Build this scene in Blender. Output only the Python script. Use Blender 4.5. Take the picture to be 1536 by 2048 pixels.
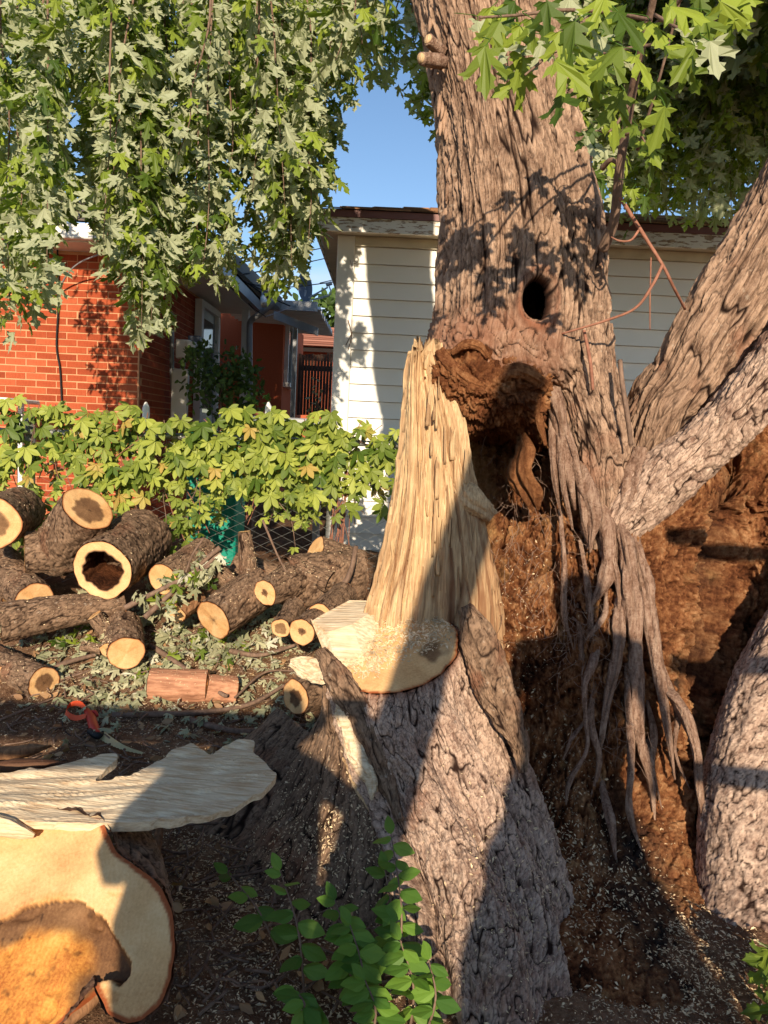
import bpy, bmesh, math, random
import numpy as np
from mathutils import Vector, Matrix, Quaternion
from mathutils.geometry import tessellate_polygon
R = math.radians
for o in list(bpy.data.objects): bpy.data.objects.remove(o)
scene = bpy.context.scene
C = scene.collection
random.seed(7); rng = np.random.default_rng(11)

# ---------------------------------------------------------------- camera, sky, sun, exposure
FOC = 1518.0; PITCH = R(-5.8); ROLL = 0.048
CAM = np.array([0.0, 0.0, 1.5])
FWD = np.array([0, math.cos(PITCH), math.sin(PITCH)])
UP0 = np.array([0, -math.sin(PITCH), math.cos(PITCH)])
XX = np.array([1.0, 0, 0])
CU = UP0*math.cos(ROLL) - XX*math.sin(ROLL)
CR = XX*math.cos(ROLL) + UP0*math.sin(ROLL)
cd = bpy.data.cameras.new('camera'); cam = bpy.data.objects.new('camera', cd); C.objects.link(cam)
cd.sensor_fit = 'VERTICAL'; cd.angle = 2*math.atan(1024/FOC); cd.clip_start = 0.05; cd.clip_end = 2000
m4 = Matrix.Identity(4)
for i in range(3):
    m4[i][0] = CR[i]; m4[i][1] = CU[i]; m4[i][2] = -FWD[i]; m4[i][3] = CAM[i]
cam.matrix_world = m4
scene.camera = cam

SUN_EL = R(20.0); SUN_SLOPE = -0.036          # light travels forward, a little to the left and down
SD = np.array([SUN_SLOPE, 1.0, 0.0]); SD /= np.linalg.norm(SD)
SUND = np.array([SD[0]*math.cos(SUN_EL), SD[1]*math.cos(SUN_EL), -math.sin(SUN_EL)])
sl = bpy.data.lights.new('sun', 'SUN'); sl.energy = 5.0; sl.angle = R(0.55); sl.color = (1.0, 0.84, 0.64)
so = bpy.data.objects.new('sun', sl); C.objects.link(so)
so.rotation_euler = Vector(SUND).to_track_quat('-Z', 'Y').to_euler(); so.location = (1, -6, 6)
w = bpy.data.worlds.new('World'); scene.world = w; w.use_nodes = True
nt = w.node_tree; nt.nodes.clear()
wo = nt.nodes.new('ShaderNodeOutputWorld'); bg = nt.nodes.new('ShaderNodeBackground')
sky = nt.nodes.new('ShaderNodeTexSky'); sky.sky_type = 'NISHITA'; sky.sun_disc = False
sky.sun_elevation = SUN_EL
# sun azimuth: vector towards the sun is (-SD); Blender's sky: rotation 0 -> +Y, growing clockwise seen from above
sky.sun_rotation = math.atan2(-SUND[0], -SUND[1])
sky.air_density = 1.0; sky.dust_density = 0.2; sky.ozone_density = 3.0
# a little thin cloud low over the roofs
tc = nt.nodes.new('ShaderNodeTexCoord'); mp = nt.nodes.new('ShaderNodeMapping'); mp.inputs['Scale'].default_value = (3.0, 3.0, 14.0)
nz = nt.nodes.new('ShaderNodeTexNoise'); nz.inputs['Scale'].default_value = 1.6; nz.inputs['Detail'].default_value = 6
rp = nt.nodes.new('ShaderNodeValToRGB'); rp.color_ramp.elements[0].position = 0.46; rp.color_ramp.elements[1].position = 0.72
sp = nt.nodes.new('ShaderNodeSeparateXYZ'); r2 = nt.nodes.new('ShaderNodeMapRange')
r2.inputs['From Min'].default_value = 0.26; r2.inputs['From Max'].default_value = 0.12
r2.inputs['To Min'].default_value = 0.0; r2.inputs['To Max'].default_value = 0.75
mu = nt.nodes.new('ShaderNodeMath'); mu.operation = 'MULTIPLY'
mx = nt.nodes.new('ShaderNodeMix'); mx.data_type = 'RGBA'; mx.inputs['B'].default_value = (6.2, 6.0, 6.3, 1)
L = nt.links.new
L(tc.outputs['Generated'], mp.inputs['Vector']); L(mp.outputs['Vector'], nz.inputs['Vector']); L(nz.outputs['Fac'], rp.inputs['Fac'])
L(tc.outputs['Generated'], sp.inputs['Vector']); L(sp.outputs['Z'], r2.inputs['Value'])
L(rp.outputs['Color'], mu.inputs[0]); L(r2.outputs['Result'], mu.inputs[1]); L(mu.outputs[0], mx.inputs['Factor'])
L(sky.outputs['Color'], mx.inputs['A']); L(mx.outputs['Result'], bg.inputs['Color'])
bg.inputs['Strength'].default_value = 0.125
L(bg.outputs['Background'], wo.inputs['Surface'])
vs = scene.view_settings; vs.view_transform = 'Standard'; vs.look = 'None'; vs.exposure = 0.36; vs.gamma = 1; vs.use_curve_mapping = False
scene.render.engine = 'CYCLES'

# ---------------------------------------------------------------- helpers
def smooth(x, a=0.0, b=1.0):
    t = np.clip((np.asarray(x, float)-a)/(b-a), 0, 1); return t*t*(3-2*t)
def hsh(i, j, k, s=0):
    n = (i.astype(np.int64)*374761393 + j.astype(np.int64)*668265263 + k.astype(np.int64)*1442695041 + s*974126177) & 0xFFFFFFFF
    n = ((n ^ (n >> 13))*1274126177) & 0xFFFFFFFF
    n = n ^ (n >> 16); n = (n*1246822519) & 0xFFFFFFFF; n = n ^ (n >> 15)
    return n/4294967296.0
def vnoise(P, s=0):
    P = np.asarray(P, float); I = np.floor(P).astype(np.int64); f = P-I; f = f*f*(3-2*f)
    x, y, z = I[..., 0], I[..., 1], I[..., 2]; fx, fy, fz = f[..., 0], f[..., 1], f[..., 2]
    def h(a, b, c): return hsh(x+a, y+b, z+c, s)
    a = h(0,0,0)*(1-fx)+h(1,0,0)*fx; b = h(0,1,0)*(1-fx)+h(1,1,0)*fx
    c = h(0,0,1)*(1-fx)+h(1,0,1)*fx; d = h(0,1,1)*(1-fx)+h(1,1,1)*fx
    return ((a*(1-fy)+b*fy)*(1-fz)+(c*(1-fy)+d*fy)*fz)*2-1
def fbm(P, o=4, s=0, g=0.5):
    P = np.asarray(P, float); r = 0; a = 1.0; t = 0
    for k in range(o):
        r = r + a*vnoise(P*(2.03**k)+k*7.31, s+k); t += a; a *= g
    return r/t
def vor2(u, v, s=0):
    iu = np.floor(u).astype(np.int64); iv = np.floor(v).astype(np.int64)
    F1 = np.full(u.shape, 9.0); F2 = np.full(u.shape, 9.0); cid = np.zeros(u.shape); DV = np.zeros(u.shape)
    for a in (-1, 0, 1):
        for b in (-1, 0, 1):
            cx = iu+a; cy = iv+b; z = np.zeros_like(cx)
            px = cx+hsh(cx, cy, z, s); py = cy+hsh(cx, cy, z, s+77)
            d = np.hypot(u-px, v-py); c = hsh(cx, cy, z, s+191)
            n = d < F1
            F2 = np.where(n, F1, np.minimum(F2, d)); cid = np.where(n, c, cid); DV = np.where(n, v-py, DV); F1 = np.where(n, d, F1)
    vor2.dv = DV; return F1, F2, cid
def uvw(u, v, w=0.0):
    return np.stack([u, v, np.zeros_like(u)+w], -1)

def ray(px, py):
    return CR*((px-768)/FOC) + CU*((1024-py)/FOC) + FWD
def at(px, py, Y):                     # the point at forward distance Y that a sight line passes
    d = ray(px, py); return CAM + d*(Y/d[1])
def gz(x, y):                          # the yard rises towards the fence
    x = np.asarray(x, float); y = np.asarray(y, float)
    z = 0.40*smooth(y, 3.5, 5.4)
    return z + 0.018*vnoise(np.stack([x*1.3, y*1.3, x*0], -1), 5)*np.clip((y-0.5), 0, 1) + 0.012*vnoise(np.stack([x*5, y*5, x*0], -1), 6)
def gp(px, py):                        # where a sight line meets the yard
    d = ray(px, py); t0, t1 = 0.5, 40.0
    for _ in range(40):
        t = (t0+t1)/2; p = CAM+d*t
        if p[2] > gz0(p[1]): t0 = t
        else: t1 = t
    return CAM+d*t0
def gz0(y):
    t = min(1.0, max(0.0, (y-3.5)/1.9)); return 0.40*t*t*(3-2*t)
def S(r, g, b, k=1.0):                 # sRGB 0-255 -> linear
    f = lambda c: (c/255/12.92 if c/255 <= 0.04045 else ((c/255+0.055)/1.055)**2.4)*k
    return (f(r), f(g), f(b), 1)

# ---- meshes and objects
WO = {}
def mk(name, V, F, smooth_=True, attrs=None):
    """V (n,3); F list of int arrays (m,k)"""
    me = bpy.data.meshes.new(name)
    V = np.asarray(V, np.float32)
    Fs = [np.asarray(f, np.int32) for f in (F if isinstance(F, (list, tuple)) else [F]) if len(f)]
    me.vertices.add(len(V)); me.vertices.foreach_set('co', V.ravel())
    nl = sum(f.size for f in Fs); npol = sum(len(f) for f in Fs)
    me.loops.add(nl); me.loops.foreach_set('vertex_index', np.concatenate([f.ravel() for f in Fs]))
    me.polygons.add(npol)
    tot = np.concatenate([np.full(len(f), f.shape[1], np.int32) for f in Fs])
    st = np.concatenate([[0], np.cumsum(tot)[:-1]]).astype(np.int32)
    me.polygons.foreach_set('loop_start', st); me.polygons.foreach_set('loop_total', tot)
    me.polygons.foreach_set('use_smooth', np.full(npol, smooth_))
    for k, a in (attrs or {}).items():
        at_ = me.attributes.new(k, 'FLOAT', 'POINT'); at_.data.foreach_set('value', np.asarray(a, np.float32).ravel())
    me.update(calc_edges=True); me.validate()
    return me
def wo(o): return WO.get(o.name, np.zeros(3))
def link(o, parent, p):
    C.objects.link(o); p = np.asarray(p, float); WO[o.name] = p
    if parent is not None: o.parent = parent; o.location = Vector(p-wo(parent))
    else: o.location = Vector(p)
    return o
def obj(name, V, F, mat, parent=None, smooth_=True, attrs=None, base=False):
    V = np.asarray(V, float); lo = V.min(0); hi = V.max(0); c = (lo+hi)/2
    if base or parent is None: c = np.array([c[0], c[1], lo[2]])
    me = mk(name, V-c, F, smooth_, attrs)
    for m in (mat if isinstance(mat, (list, tuple)) else [mat]): me.materials.append(m)
    return link(bpy.data.objects.new(name, me), parent, c)
def inst(name, me, parent, M):         # a copy sharing mesh data; M is its world matrix
    o = bpy.data.objects.new(name, me); C.objects.link(o)
    if parent is not None: o.parent = parent; M = Matrix.Translation(-Vector(wo(parent))) @ M
    o.matrix_basis = M; return o
def empty(name, p):
    o = bpy.data.objects.new(name, None); o.empty_display_size = 0.1; return link(o, None, p)
def tag(o, label=None, cat=None, group=None, kind=None):
    if label: o['label'] = label
    if cat: o['category'] = cat
    if group: o['group'] = group
    if kind: o['kind'] = kind
    return o

def grid_faces(nv, nu, closed=False, off=0):
    i = np.arange(nv-1)[:, None]; j = np.arange(nu if closed else nu-1)[None]
    a = i*nu+j; b = i*nu+(j+1) % nu; c = (i+1)*nu+(j+1) % nu; d = (i+1)*nu+j
    return np.stack([a, b, c, d], -1).reshape(-1, 4)+off
def crom(P, t):                        # Catmull-Rom through rows of P (n, ...) at params t in [0, n-1]
    P = np.asarray(P, float); n = len(P); i = np.clip(np.floor(t).astype(int), 0, n-2); f = t-i
    g = lambda k: P[np.clip(k, 0, n-1)]
    f = f.reshape((-1,)+(1,)*(P.ndim-1))
    p0, p1, p2, p3 = g(i-1), g(i), g(i+1), g(i+2)
    p0 = np.where((i-1 < 0).reshape(f.shape), 2*p1-p2, p0); p3 = np.where((i+2 > n-1).reshape(f.shape), 2*p2-p1, p3)
    return 0.5*((2*p1)+(-p0+p2)*f+(2*p0-5*p1+4*p2-p3)*f*f+(-p0+3*p1-3*p2+p3)*f**3)
def gnormal(P, closed):
    if closed: du = np.roll(P, -1, 1)-np.roll(P, 1, 1)
    else: du = np.gradient(P, axis=1)
    dv = np.gradient(P, axis=0); n = np.cross(du, dv)
    return n/(np.linalg.norm(n, axis=-1, keepdims=True)+1e-9)
def rings_px(spec):                    # ring = (L, R, F), each (px, py, Y)
    out = []
    for Lp, Rp, Fp in spec:
        l, r, f = at(*Lp), at(*Rp), at(*Fp); c = (l+r)/2; out.append(np.stack([c, (r-l)/2, f-c]))
    return np.array(out)
def loft_base(K, nu, nv, lobes=0.0, seed=0, sq=1.0, front=0.35):
    """K (n,3,3) control rings (centre, half width, front vector) -> P[nv,nu,3]; seam at the back"""
    tt = np.linspace(0, len(K)-1, 200); cc = crom(K, tt)[:, 0]
    s = np.concatenate([[0], np.cumsum(np.linalg.norm(np.diff(cc, axis=0), axis=1))])
    sv = np.linspace(0, s[-1], nv); t = np.interp(sv, s, tt); Q = crom(K, t)
    a = np.linspace(0, 1, nu, endpoint=False); th = 2*np.pi*a
    th = th+front*np.sin(th)           # closer together on the side that is seen (th = pi)
    ca, sa = np.sin(th), -np.cos(th)   # th=pi -> front
    if sq != 1: ca = np.sign(ca)*abs(ca)**sq; sa = np.sign(sa)*abs(sa)**sq
    P = Q[:, None, 0]+Q[:, None, 1]*ca[None, :, None]+Q[:, None, 2]*sa[None, :, None]
    rad = (np.linalg.norm(Q[:, 1], axis=1)+np.linalg.norm(Q[:, 2], axis=1))/2
    u = np.broadcast_to(th[None]*rad.mean(), (nv, nu)); v = np.broadcast_to(sv[:, None], (nv, nu))
    if lobes:
        n = fbm(np.stack([ca[None]*1.6+0*v, sa[None]*1.6+0*v, v*1.5], -1), 3, seed)
        P = P+(P-Q[:, None, 0])*(lobes*n)[..., None]
    N = gnormal(P, True)
    if (N*(P-Q[:, None, 0])).sum() < 0: N = -N
    return P, N, u.copy(), v.copy(), Q, np.broadcast_to(th[None], (nv, nu)), s[-1]
def ridged(a, b, seed):
    """thin branching furrows where a warped, stretched noise passes zero"""
    wa = a+0.55*fbm(uvw(a*0.8, b*0.8, 3.3), 3, seed+1); wb = b+0.55*fbm(uvw(a*0.8, b*0.8, 8.7), 3, seed+2)
    n = vnoise(uvw(wa, wb), seed)+0.8*vnoise(uvw(wa*0.87+wb*0.31+5, wb*0.91-wa*0.19, 2.5), seed+3)+0.45*vnoise(uvw(wa*2.1+1.7, wb*1.9, 4.4), seed+4)
    return np.abs(n)
def bark(u, v, cw, ch, seed=0, warp=0.7, fine=0.25, edge=0.32, tilt=0.0):
    a = u/cw; b = v/ch
    f1 = ridged(a*0.75, b*0.75, seed); f2 = ridged(a*1.7, b*1.5, seed+20)
    jj = 0.35*fbm(uvw(a*2.5, b*2.5), 3, seed+40); F1, F2, c = vor2(a*1.1+jj, b*1.6+jj, seed+50); e = smooth(F2-F1, 0.0, 0.16)
    fb = fbm(uvw(a*5, b*1.8), 4, seed+60, .6); fx = fbm(uvw(a*2.2, b*2.2, 6.0), 3, seed+61)
    crack = np.minimum(np.minimum(smooth(f1, 0.0, 0.16), 0.25+0.75*smooth(f2, 0.0, 0.14)), 0.35+0.65*e)
    h = 0.70*np.sqrt(np.clip(f1, 0, 1.0))+0.24*np.sqrt(np.clip(f2, 0, 1))+0.10*e+0.34*(c-.5)*e+fine*(1.0*fb+.7*fx)
    return h, crack, np.clip(0.5+0.6*fb+0.6*(c-.5)+.4*fx, 0, 1)
def loft_obj(name, K, nu, nv, mat, parent, disp, lobes=0.0, seed=0, cap=True, sq=1.0, front=0.35):
    P, N, u, v, Q, th, ln = loft_base(K, nu, nv, lobes, seed, sq, front)
    d, at_ = disp(P, N, u, v, th)
    P2 = P+N*d[..., None] if d.ndim == 2 else P+d
    V = P2.reshape(-1, 3); F = [grid_faces(nv, nu, True)]
    cut = at_.pop('_cut', None)
    if cut is not None: q_ = cut.ravel() > .5; F = [F[0][~q_[F[0]].all(1)]]
    if cap:
        n0 = len(V); V = np.vstack([V, P2[0].mean(0), P2[-1].mean(0)]); j = np.arange(nu); k = (j+1) % nu
        F.append(np.stack([j, k, np.full(nu, n0)], 1)[:, ::-1]); b = (nv-1)*nu
        F.append(np.stack([b+j, b+k, np.full(nu, n0+1)], 1))
        at_ = {q: np.concatenate([a.ravel(), [a[0].mean(), a[-1].mean()]]) for q, a in at_.items()}
    o = obj(name, V, F, mat, parent, True, at_); return o, P2
def patch_obj(name, rows, nu, nv, mat, parent, disp):
    G = np.array([[at(*p) for p in r] for r in rows])          # [r, c, 3]
    A = crom(G, np.linspace(0, len(G)-1, nv)); B = crom(A.transpose(1, 0, 2), np.linspace(0, G.shape[1]-1, nu)).transpose(1, 0, 2)
    N = gnormal(B, False)
    if (N*(CAM-B)).sum() < 0: N = -N
    u = np.cumsum(np.linalg.norm(np.diff(B, axis=1, prepend=B[:, :1]), axis=2), 1).mean(0)[None]+0*B[..., 0]
    v = np.cumsum(np.linalg.norm(np.diff(B, axis=0, prepend=B[:1]), axis=2), 0).mean(1)[:, None]+0*B[..., 0]
    d, at_ = disp(B, N, u, v)
    P2 = B+N*d[..., None]
    return obj(name, P2.reshape(-1, 3), [grid_faces(nv, nu)], mat, parent, True, at_), P2
def tube(pts, rad, nu=8, seg=None, wob=0.0, seed=0):
    """round tube through world points; returns V, F (list)"""
    pts = np.asarray(pts, float); n = len(pts); rad = np.broadcast_to(np.asarray(rad, float), (n,))
    if seg:
        t = np.linspace(0, n-1, seg); rad = np.interp(t, np.arange(n), rad); pts = crom(pts, t); n = seg
    T = np.gradient(pts, axis=0); T /= np.linalg.norm(T, axis=1, keepdims=True)+1e-9
    ref = np.array([0.31, 0.2, 0.93]) if abs(T[:, 2]).mean() < 0.8 else np.array([0.2, 0.97, 0.1])
    A = np.cross(T, ref); A /= np.linalg.norm(A, axis=1, keepdims=True)+1e-9; B = np.cross(T, A)
    th = np.linspace(0, 2*np.pi, nu, endpoint=False)
    rr = rad[:, None]*np.ones(nu)[None]; arc = np.concatenate([[0], np.cumsum(np.linalg.norm(np.diff(pts, axis=0), axis=1))])
    if wob:
        rr = rr*(1+wob*(.65*fbm(np.stack([np.cos(th)[None]*1.1+0*rr, np.sin(th)[None]*1.1+0*rr, arc[:, None]*9+0*rr], -1), 3, seed)+.45*vnoise(np.stack([np.cos(th)[None]*3.1+0*rr, np.sin(th)[None]*3.1+0*rr, arc[:, None]*5+0*rr], -1), seed+9)))
    V = pts[:, None]+A[:, None]*(np.cos(th)[None]*rr)[..., None]+B[:, None]*(np.sin(th)[None]*rr)[..., None]
    V = V.reshape(-1, 3); F = [grid_faces(n, nu, True)]
    n0 = len(V); V = np.vstack([V, pts[0], pts[-1]]); j = np.arange(nu); k = (j+1) % nu; b = (n-1)*nu
    F.append(np.stack([k, j, np.full(nu, n0)], 1)); F.append(np.stack([b+j, b+k, np.full(nu, n0+1)], 1))
    return V, F
def joinVF(L_):
    Vs, out, n = [], {}, 0
    for V, F in L_:
        Vs.append(V)
        for f in F: out.setdefault(f.shape[1], []).append(f+n)
        n += len(V)
    return np.vstack(Vs), [np.vstack(x) for x in out.values()]
def box(x0, x1, y0, y1, z0, z1):
    V = np.array([[x, y, z] for z in (z0, z1) for y in (y0, y1) for x in (x0, x1)], float)
    F = np.array([[0,2,3,1],[4,5,7,6],[0,1,5,4],[2,6,7,3],[0,4,6,2],[1,3,7,5]])
    return V, [F]
def obox(p0, p1, wv, hv):               # box along p0-p1 with half vectors wv, hv
    p0, p1, wv, hv = map(np.asarray, (p0, p1, wv, hv))
    V = np.array([p+a*wv+b*hv for p in (p0, p1) for b in (-1, 1) for a in (-1, 1)], float)
    F = np.array([[0,2,3,1],[4,5,7,6],[0,1,5,4],[2,6,7,3],[0,4,6,2],[1,3,7,5]])
    return V, [F]
def bevel_obj(o, wd=0.004, seg=1):
    m = o.modifiers.new('bevel', 'BEVEL'); m.width = wd; m.segments = seg; m.limit_method = 'ANGLE'; return o
def part(name, VF, mat, parent=None, sm=False, attrs=None): return obj(name, VF[0], VF[1], mat, parent, sm, attrs)

# ---- materials
def MAT(name, rough=0.9, spec=0.2):
    m = bpy.data.materials.new(name); m.use_nodes = True; nt = m.node_tree; b = nt.nodes['Principled BSDF']
    b.inputs['Roughness'].default_value = rough; b.inputs['Specular IOR Level'].default_value = spec
    return m, nt, b
def nd(nt, typ, out=0, props=None, **inp):
    n = nt.nodes.new('ShaderNode'+typ)
    for k, v in (props or {}).items(): setattr(n, k, v)
    for k, v in inp.items():
        key = int(k[1:]) if k[0] == '_' else k.replace('_', ' ')
        s = n.inputs[key]
        if hasattr(v, 'is_output'): nt.links.new(v, s)
        else: s.default_value = v
    return n.outputs[out]
def ramp(nt, fac, stops, interp='LINEAR'):
    n = nt.nodes.new('ShaderNodeValToRGB'); cr = n.color_ramp; cr.interpolation = interp
    while len(cr.elements) < len(stops): cr.elements.new(0.5)
    for e, (p, c) in zip(cr.elements, stops): e.position = p; e.color = c if len(c) == 4 else (*c, 1)
    nt.links.new(fac, n.inputs['Fac']); return n.outputs['Color']
def mixc(nt, f, a, b, mode='MIX'):
    n = nt.nodes.new('ShaderNodeMix'); n.data_type = 'RGBA'; n.blend_type = mode
    for k, v in (('Factor', f), ('A', a), ('B', b)):
        s = [i for i in n.inputs if i.name == k and (i.type == ('VALUE' if k == 'Factor' else 'RGBA'))][0]
        if hasattr(v, 'is_output'): nt.links.new(v, s)
        else: s.default_value = v
    return [o for o in n.outputs if o.type == 'RGBA'][0]
def math_(nt, op, a, b=0.0): return nd(nt, 'Math', 0, {'operation': op}, _0=a, _1=b)
def attr(nt, name, out='Fac'):
    n = nt.nodes.new('ShaderNodeAttribute'); n.attribute_name = name; return n.outputs[out]
def coord(nt, which='Object', scale=None):
    c = nt.nodes.new('ShaderNodeTexCoord').outputs[which]
    if scale is not None: c = nd(nt, 'Mapping', 0, None, Vector=c, Scale=scale)
    return c
def noise(nt, vec, scale, detail=4, rough=0.55): return nd(nt, 'TexNoise', 0, None, Vector=vec, Scale=scale, Detail=detail, Roughness=rough)
def bump(nt, b, h, strength=0.5, dist=0.01):
    n = nd(nt, 'Bump', 0, None, Height=h, Strength=strength, Distance=dist); nt.links.new(n, b.inputs['Normal'])
def col(nt, b, c): nt.links.new(c, b.inputs['Base Color'])

def bark_mat(name, plate_lo, plate_hi, crackc, redc=S(92, 52, 38), fine=220):
    m, nt, b = MAT(name, 0.95, 0.1); v = coord(nt)
    n1 = noise(nt, v, 14, 5); n2 = noise(nt, v, fine, 3)
    f = math_(nt, 'ADD', math_(nt, 'MULTIPLY', n1, 0.6), math_(nt, 'MULTIPLY', attr(nt, 'cell'), 0.55))
    f = math_(nt, 'ADD', f, math_(nt, 'MULTIPLY', math_(nt, 'SUBTRACT', n2, 0.5), 0.35))
    pc = ramp(nt, f, [(0.30, plate_lo), (0.76, plate_hi)])
    lich = ramp(nt, noise(nt, v, 42, 4), [(0.62, (0, 0, 0)), (0.72, (1, 1, 1))])
    pc = mixc(nt, math_(nt, 'MULTIPLY', lich, 0.35), pc, S(205, 190, 170))
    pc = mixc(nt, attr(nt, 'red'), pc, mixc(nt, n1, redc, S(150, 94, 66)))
    c = mixc(nt, ramp(nt, attr(nt, 'crack'), [(0.05, (1, 1, 1)), (0.8, (0, 0, 0))]), pc, crackc)
    col(nt, b, c); bump(nt, b, math_(nt, 'ADD', math_(nt, 'MULTIPLY', n2, .5), noise(nt, v, 90, 3)), 0.55, 0.004); return m
M_BARK = bark_mat('bark_shaggy', S(100, 76, 61), S(176, 146, 122), S(36, 24, 19))
M_BARKL = bark_mat('bark_scaly', S(124, 97, 82), S(200, 172, 150), S(44, 29, 23))
M_BARKD = bark_mat('bark_log', S(88, 68, 54), S(150, 122, 98), S(38, 26, 20))
def rot_mat():
    m, nt, b = MAT('rotten_wood', 1.0, 0.05); v = coord(nt)
    n1 = noise(nt, v, 6, 5); n2 = noise(nt, v, 60, 5, 0.75); n4 = noise(nt, coord(nt, 'Object', (60, 60, 10)), 1.0, 4, .6)
    f = math_(nt, 'ADD', math_(nt, 'MULTIPLY', n1, 0.40), math_(nt, 'ADD', math_(nt, 'MULTIPLY', n2, 0.35), math_(nt, 'MULTIPLY', n4, .25)))
    f = math_(nt, 'ADD', f, math_(nt, 'MULTIPLY', math_(nt, 'SUBTRACT', attr(nt, 'cell'), .5), .22))
    c = ramp(nt, f, [(0.34, S(58, 34, 23)), (0.46, S(114, 70, 45)), (0.56, S(154, 104, 68)), (0.70, S(200, 152, 108))])
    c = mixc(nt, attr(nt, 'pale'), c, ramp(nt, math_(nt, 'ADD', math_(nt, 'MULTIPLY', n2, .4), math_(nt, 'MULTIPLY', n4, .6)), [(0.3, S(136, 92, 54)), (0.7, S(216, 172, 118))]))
    c = mixc(nt, attr(nt, 'char_shade'), c, ramp(nt, n2, [(0.3, S(24, 21, 20)), (0.75, S(72, 62, 56))]))
    col(nt, b, c); bump(nt, b, math_(nt, 'ADD', n2, noise(nt, v, 170, 4, .7)), 1.0, 0.010); return m
M_ROT = rot_mat()
def grain_mat(name, lo, hi, streak=(90, 90, 5), bs=0.5, red=None):
    m, nt, b = MAT(name, 0.8, 0.2); v = coord(nt, 'Object', streak); v2 = coord(nt)
    n1 = noise(nt, v, 1.0, 5, 0.6); n2 = noise(nt, v2, 9, 4)
    f = math_(nt, 'ADD', math_(nt, 'MULTIPLY', n1, 0.75), math_(nt, 'MULTIPLY', n2, 0.3))
    c = ramp(nt, f, [(0.30, lo), (0.68, hi)])
    if red: c = mixc(nt, attr(nt, 'red'), c, red)
    col(nt, b, c); bump(nt, b, n1, bs, 0.006); return m
M_SPLIT = grain_mat('split_wood', S(150, 112, 76), S(226, 194, 148), (130, 130, 7), 0.9, S(118, 76, 50))
M_PALE = grain_mat('fresh_plank_wood', S(176, 134, 90), S(242, 224, 190), (6, 95, 95), 1.0)
def root_mat():
    m, nt, b = MAT('root_skin', .95, .1); v = coord(nt); g_ = noise(nt, coord(nt, 'Object', (70, 70, 9)), 1.0, 5, .65); n1 = noise(nt, v, 16, 5, .7); n2 = noise(nt, v, 120, 4, .7)
    f = math_(nt, 'ADD', math_(nt, 'MULTIPLY', g_, .4), math_(nt, 'ADD', math_(nt, 'MULTIPLY', n1, .4), math_(nt, 'MULTIPLY', n2, .25)))
    col(nt, b, ramp(nt, f, [(.34, S(78, 54, 43)), (.46, S(128, 98, 80)), (.56, S(166, 136, 116)), (.70, S(196, 170, 148))])); bump(nt, b, math_(nt, 'ADD', g_, math_(nt, 'ADD', n1, n2)), 1.0, .010); return m
M_ROOT = root_mat()
M_WEATH = grain_mat('weathered_wood', S(88, 60, 42), S(166, 122, 86), (80, 80, 10), 1.0)
M_PEELED = grain_mat('peeled_log', S(128, 82, 60), S(206, 152, 118), (9, 60, 60), 1.0)
M_TWIG = grain_mat('twig_bark', S(82, 64, 53), S(142, 116, 98), (50, 50, 30), 0.7)
M_REDTWIG = grain_mat('red_twig', S(120, 78, 62), S(166, 116, 94), (40, 40, 40), 0.3)
def end_mat():
    m, nt, b = MAT('cut_end_grain', 0.75, 0.25); v = coord(nt)
    r = math_(nt, 'ADD', attr(nt, 'rad'), math_(nt, 'MULTIPLY', math_(nt, 'SUBTRACT', noise(nt, v, 9, 3), 0.5), 0.035))
    rg = nd(nt, 'Math', 0, {'operation': 'SINE'}, _0=math_(nt, 'MULTIPLY', r, 560.0))
    rg = math_(nt, 'MULTIPLY', rg, noise(nt, v, 22, 3)); n2 = noise(nt, v, 130, 4, 0.7); n3 = noise(nt, v, 7, 5, .65)
    f = math_(nt, 'ADD', math_(nt, 'MULTIPLY', rg, 0.022), math_(nt, 'ADD', math_(nt, 'MULTIPLY', n2, 0.35), math_(nt, 'MULTIPLY', n3, 0.6)))
    sap = ramp(nt, f, [(0.28, S(196, 146, 92)), (0.48, S(222, 180, 126)), (0.70, S(238, 206, 156))])
    hrt = ramp(nt, f, [(0.30, S(70, 46, 31)), (0.50, S(112, 80, 54)), (0.70, S(150, 112, 78))])
    org = ramp(nt, f, [(0.34, S(150, 80, 34)), (0.50, S(208, 142, 66)), (0.66, S(230, 176, 96))])
    c = mixc(nt, attr(nt, 'orange'), sap, org); c = mixc(nt, attr(nt, 'heart'), c, hrt)
    c = mixc(nt, attr(nt, 'rim'), c, S(150, 78, 40)); c = mixc(nt, attr(nt, 'dark'), c, S(50, 32, 22))
    col(nt, b, c); bump(nt, b, math_(nt, 'ADD', n2, math_(nt, 'MULTIPLY', rg, 0.02)), 0.5, 0.003); return m
M_END = end_mat()
def leaf_mat(name, top_lo, top_hi, under, transl=0.3, extra=None):
    m, nt, b = MAT(name, 0.55, 0.35)
    oi = nt.nodes.new('ShaderNodeObjectInfo').outputs['Random']
    f = nd(nt, 'Math', 0, {'operation': 'FRACT'}, _0=math_(nt, 'ADD', attr(nt, 'rnd'), oi))
    stops = [(0.0, top_lo), (0.85, top_hi)]
    if extra: stops += [(0.965, top_hi), (0.975, extra)]
    t = ramp(nt, f, stops)
    bf = nt.nodes.new('ShaderNodeNewGeometry').outputs['Backfacing']
    vv = noise(nt, coord(nt), 60, 3)
    c = mixc(nt, bf, t, under); c = mixc(nt, math_(nt, 'MULTIPLY', vv, 0.35), c, mixc(nt, 0.5, c, top_lo))
    col(nt, b, c)
    tr = nd(nt, 'BsdfTranslucent', 0, None, Color=mixc(nt, 0.5, t, S(150, 190, 50)))
    ms = nd(nt, 'MixShader', 0, None, _0=transl, _1=b.outputs[0], _2=tr)
    nt.links.new(ms, nt.nodes['Material Output'].inputs['Surface']); return m
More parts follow.
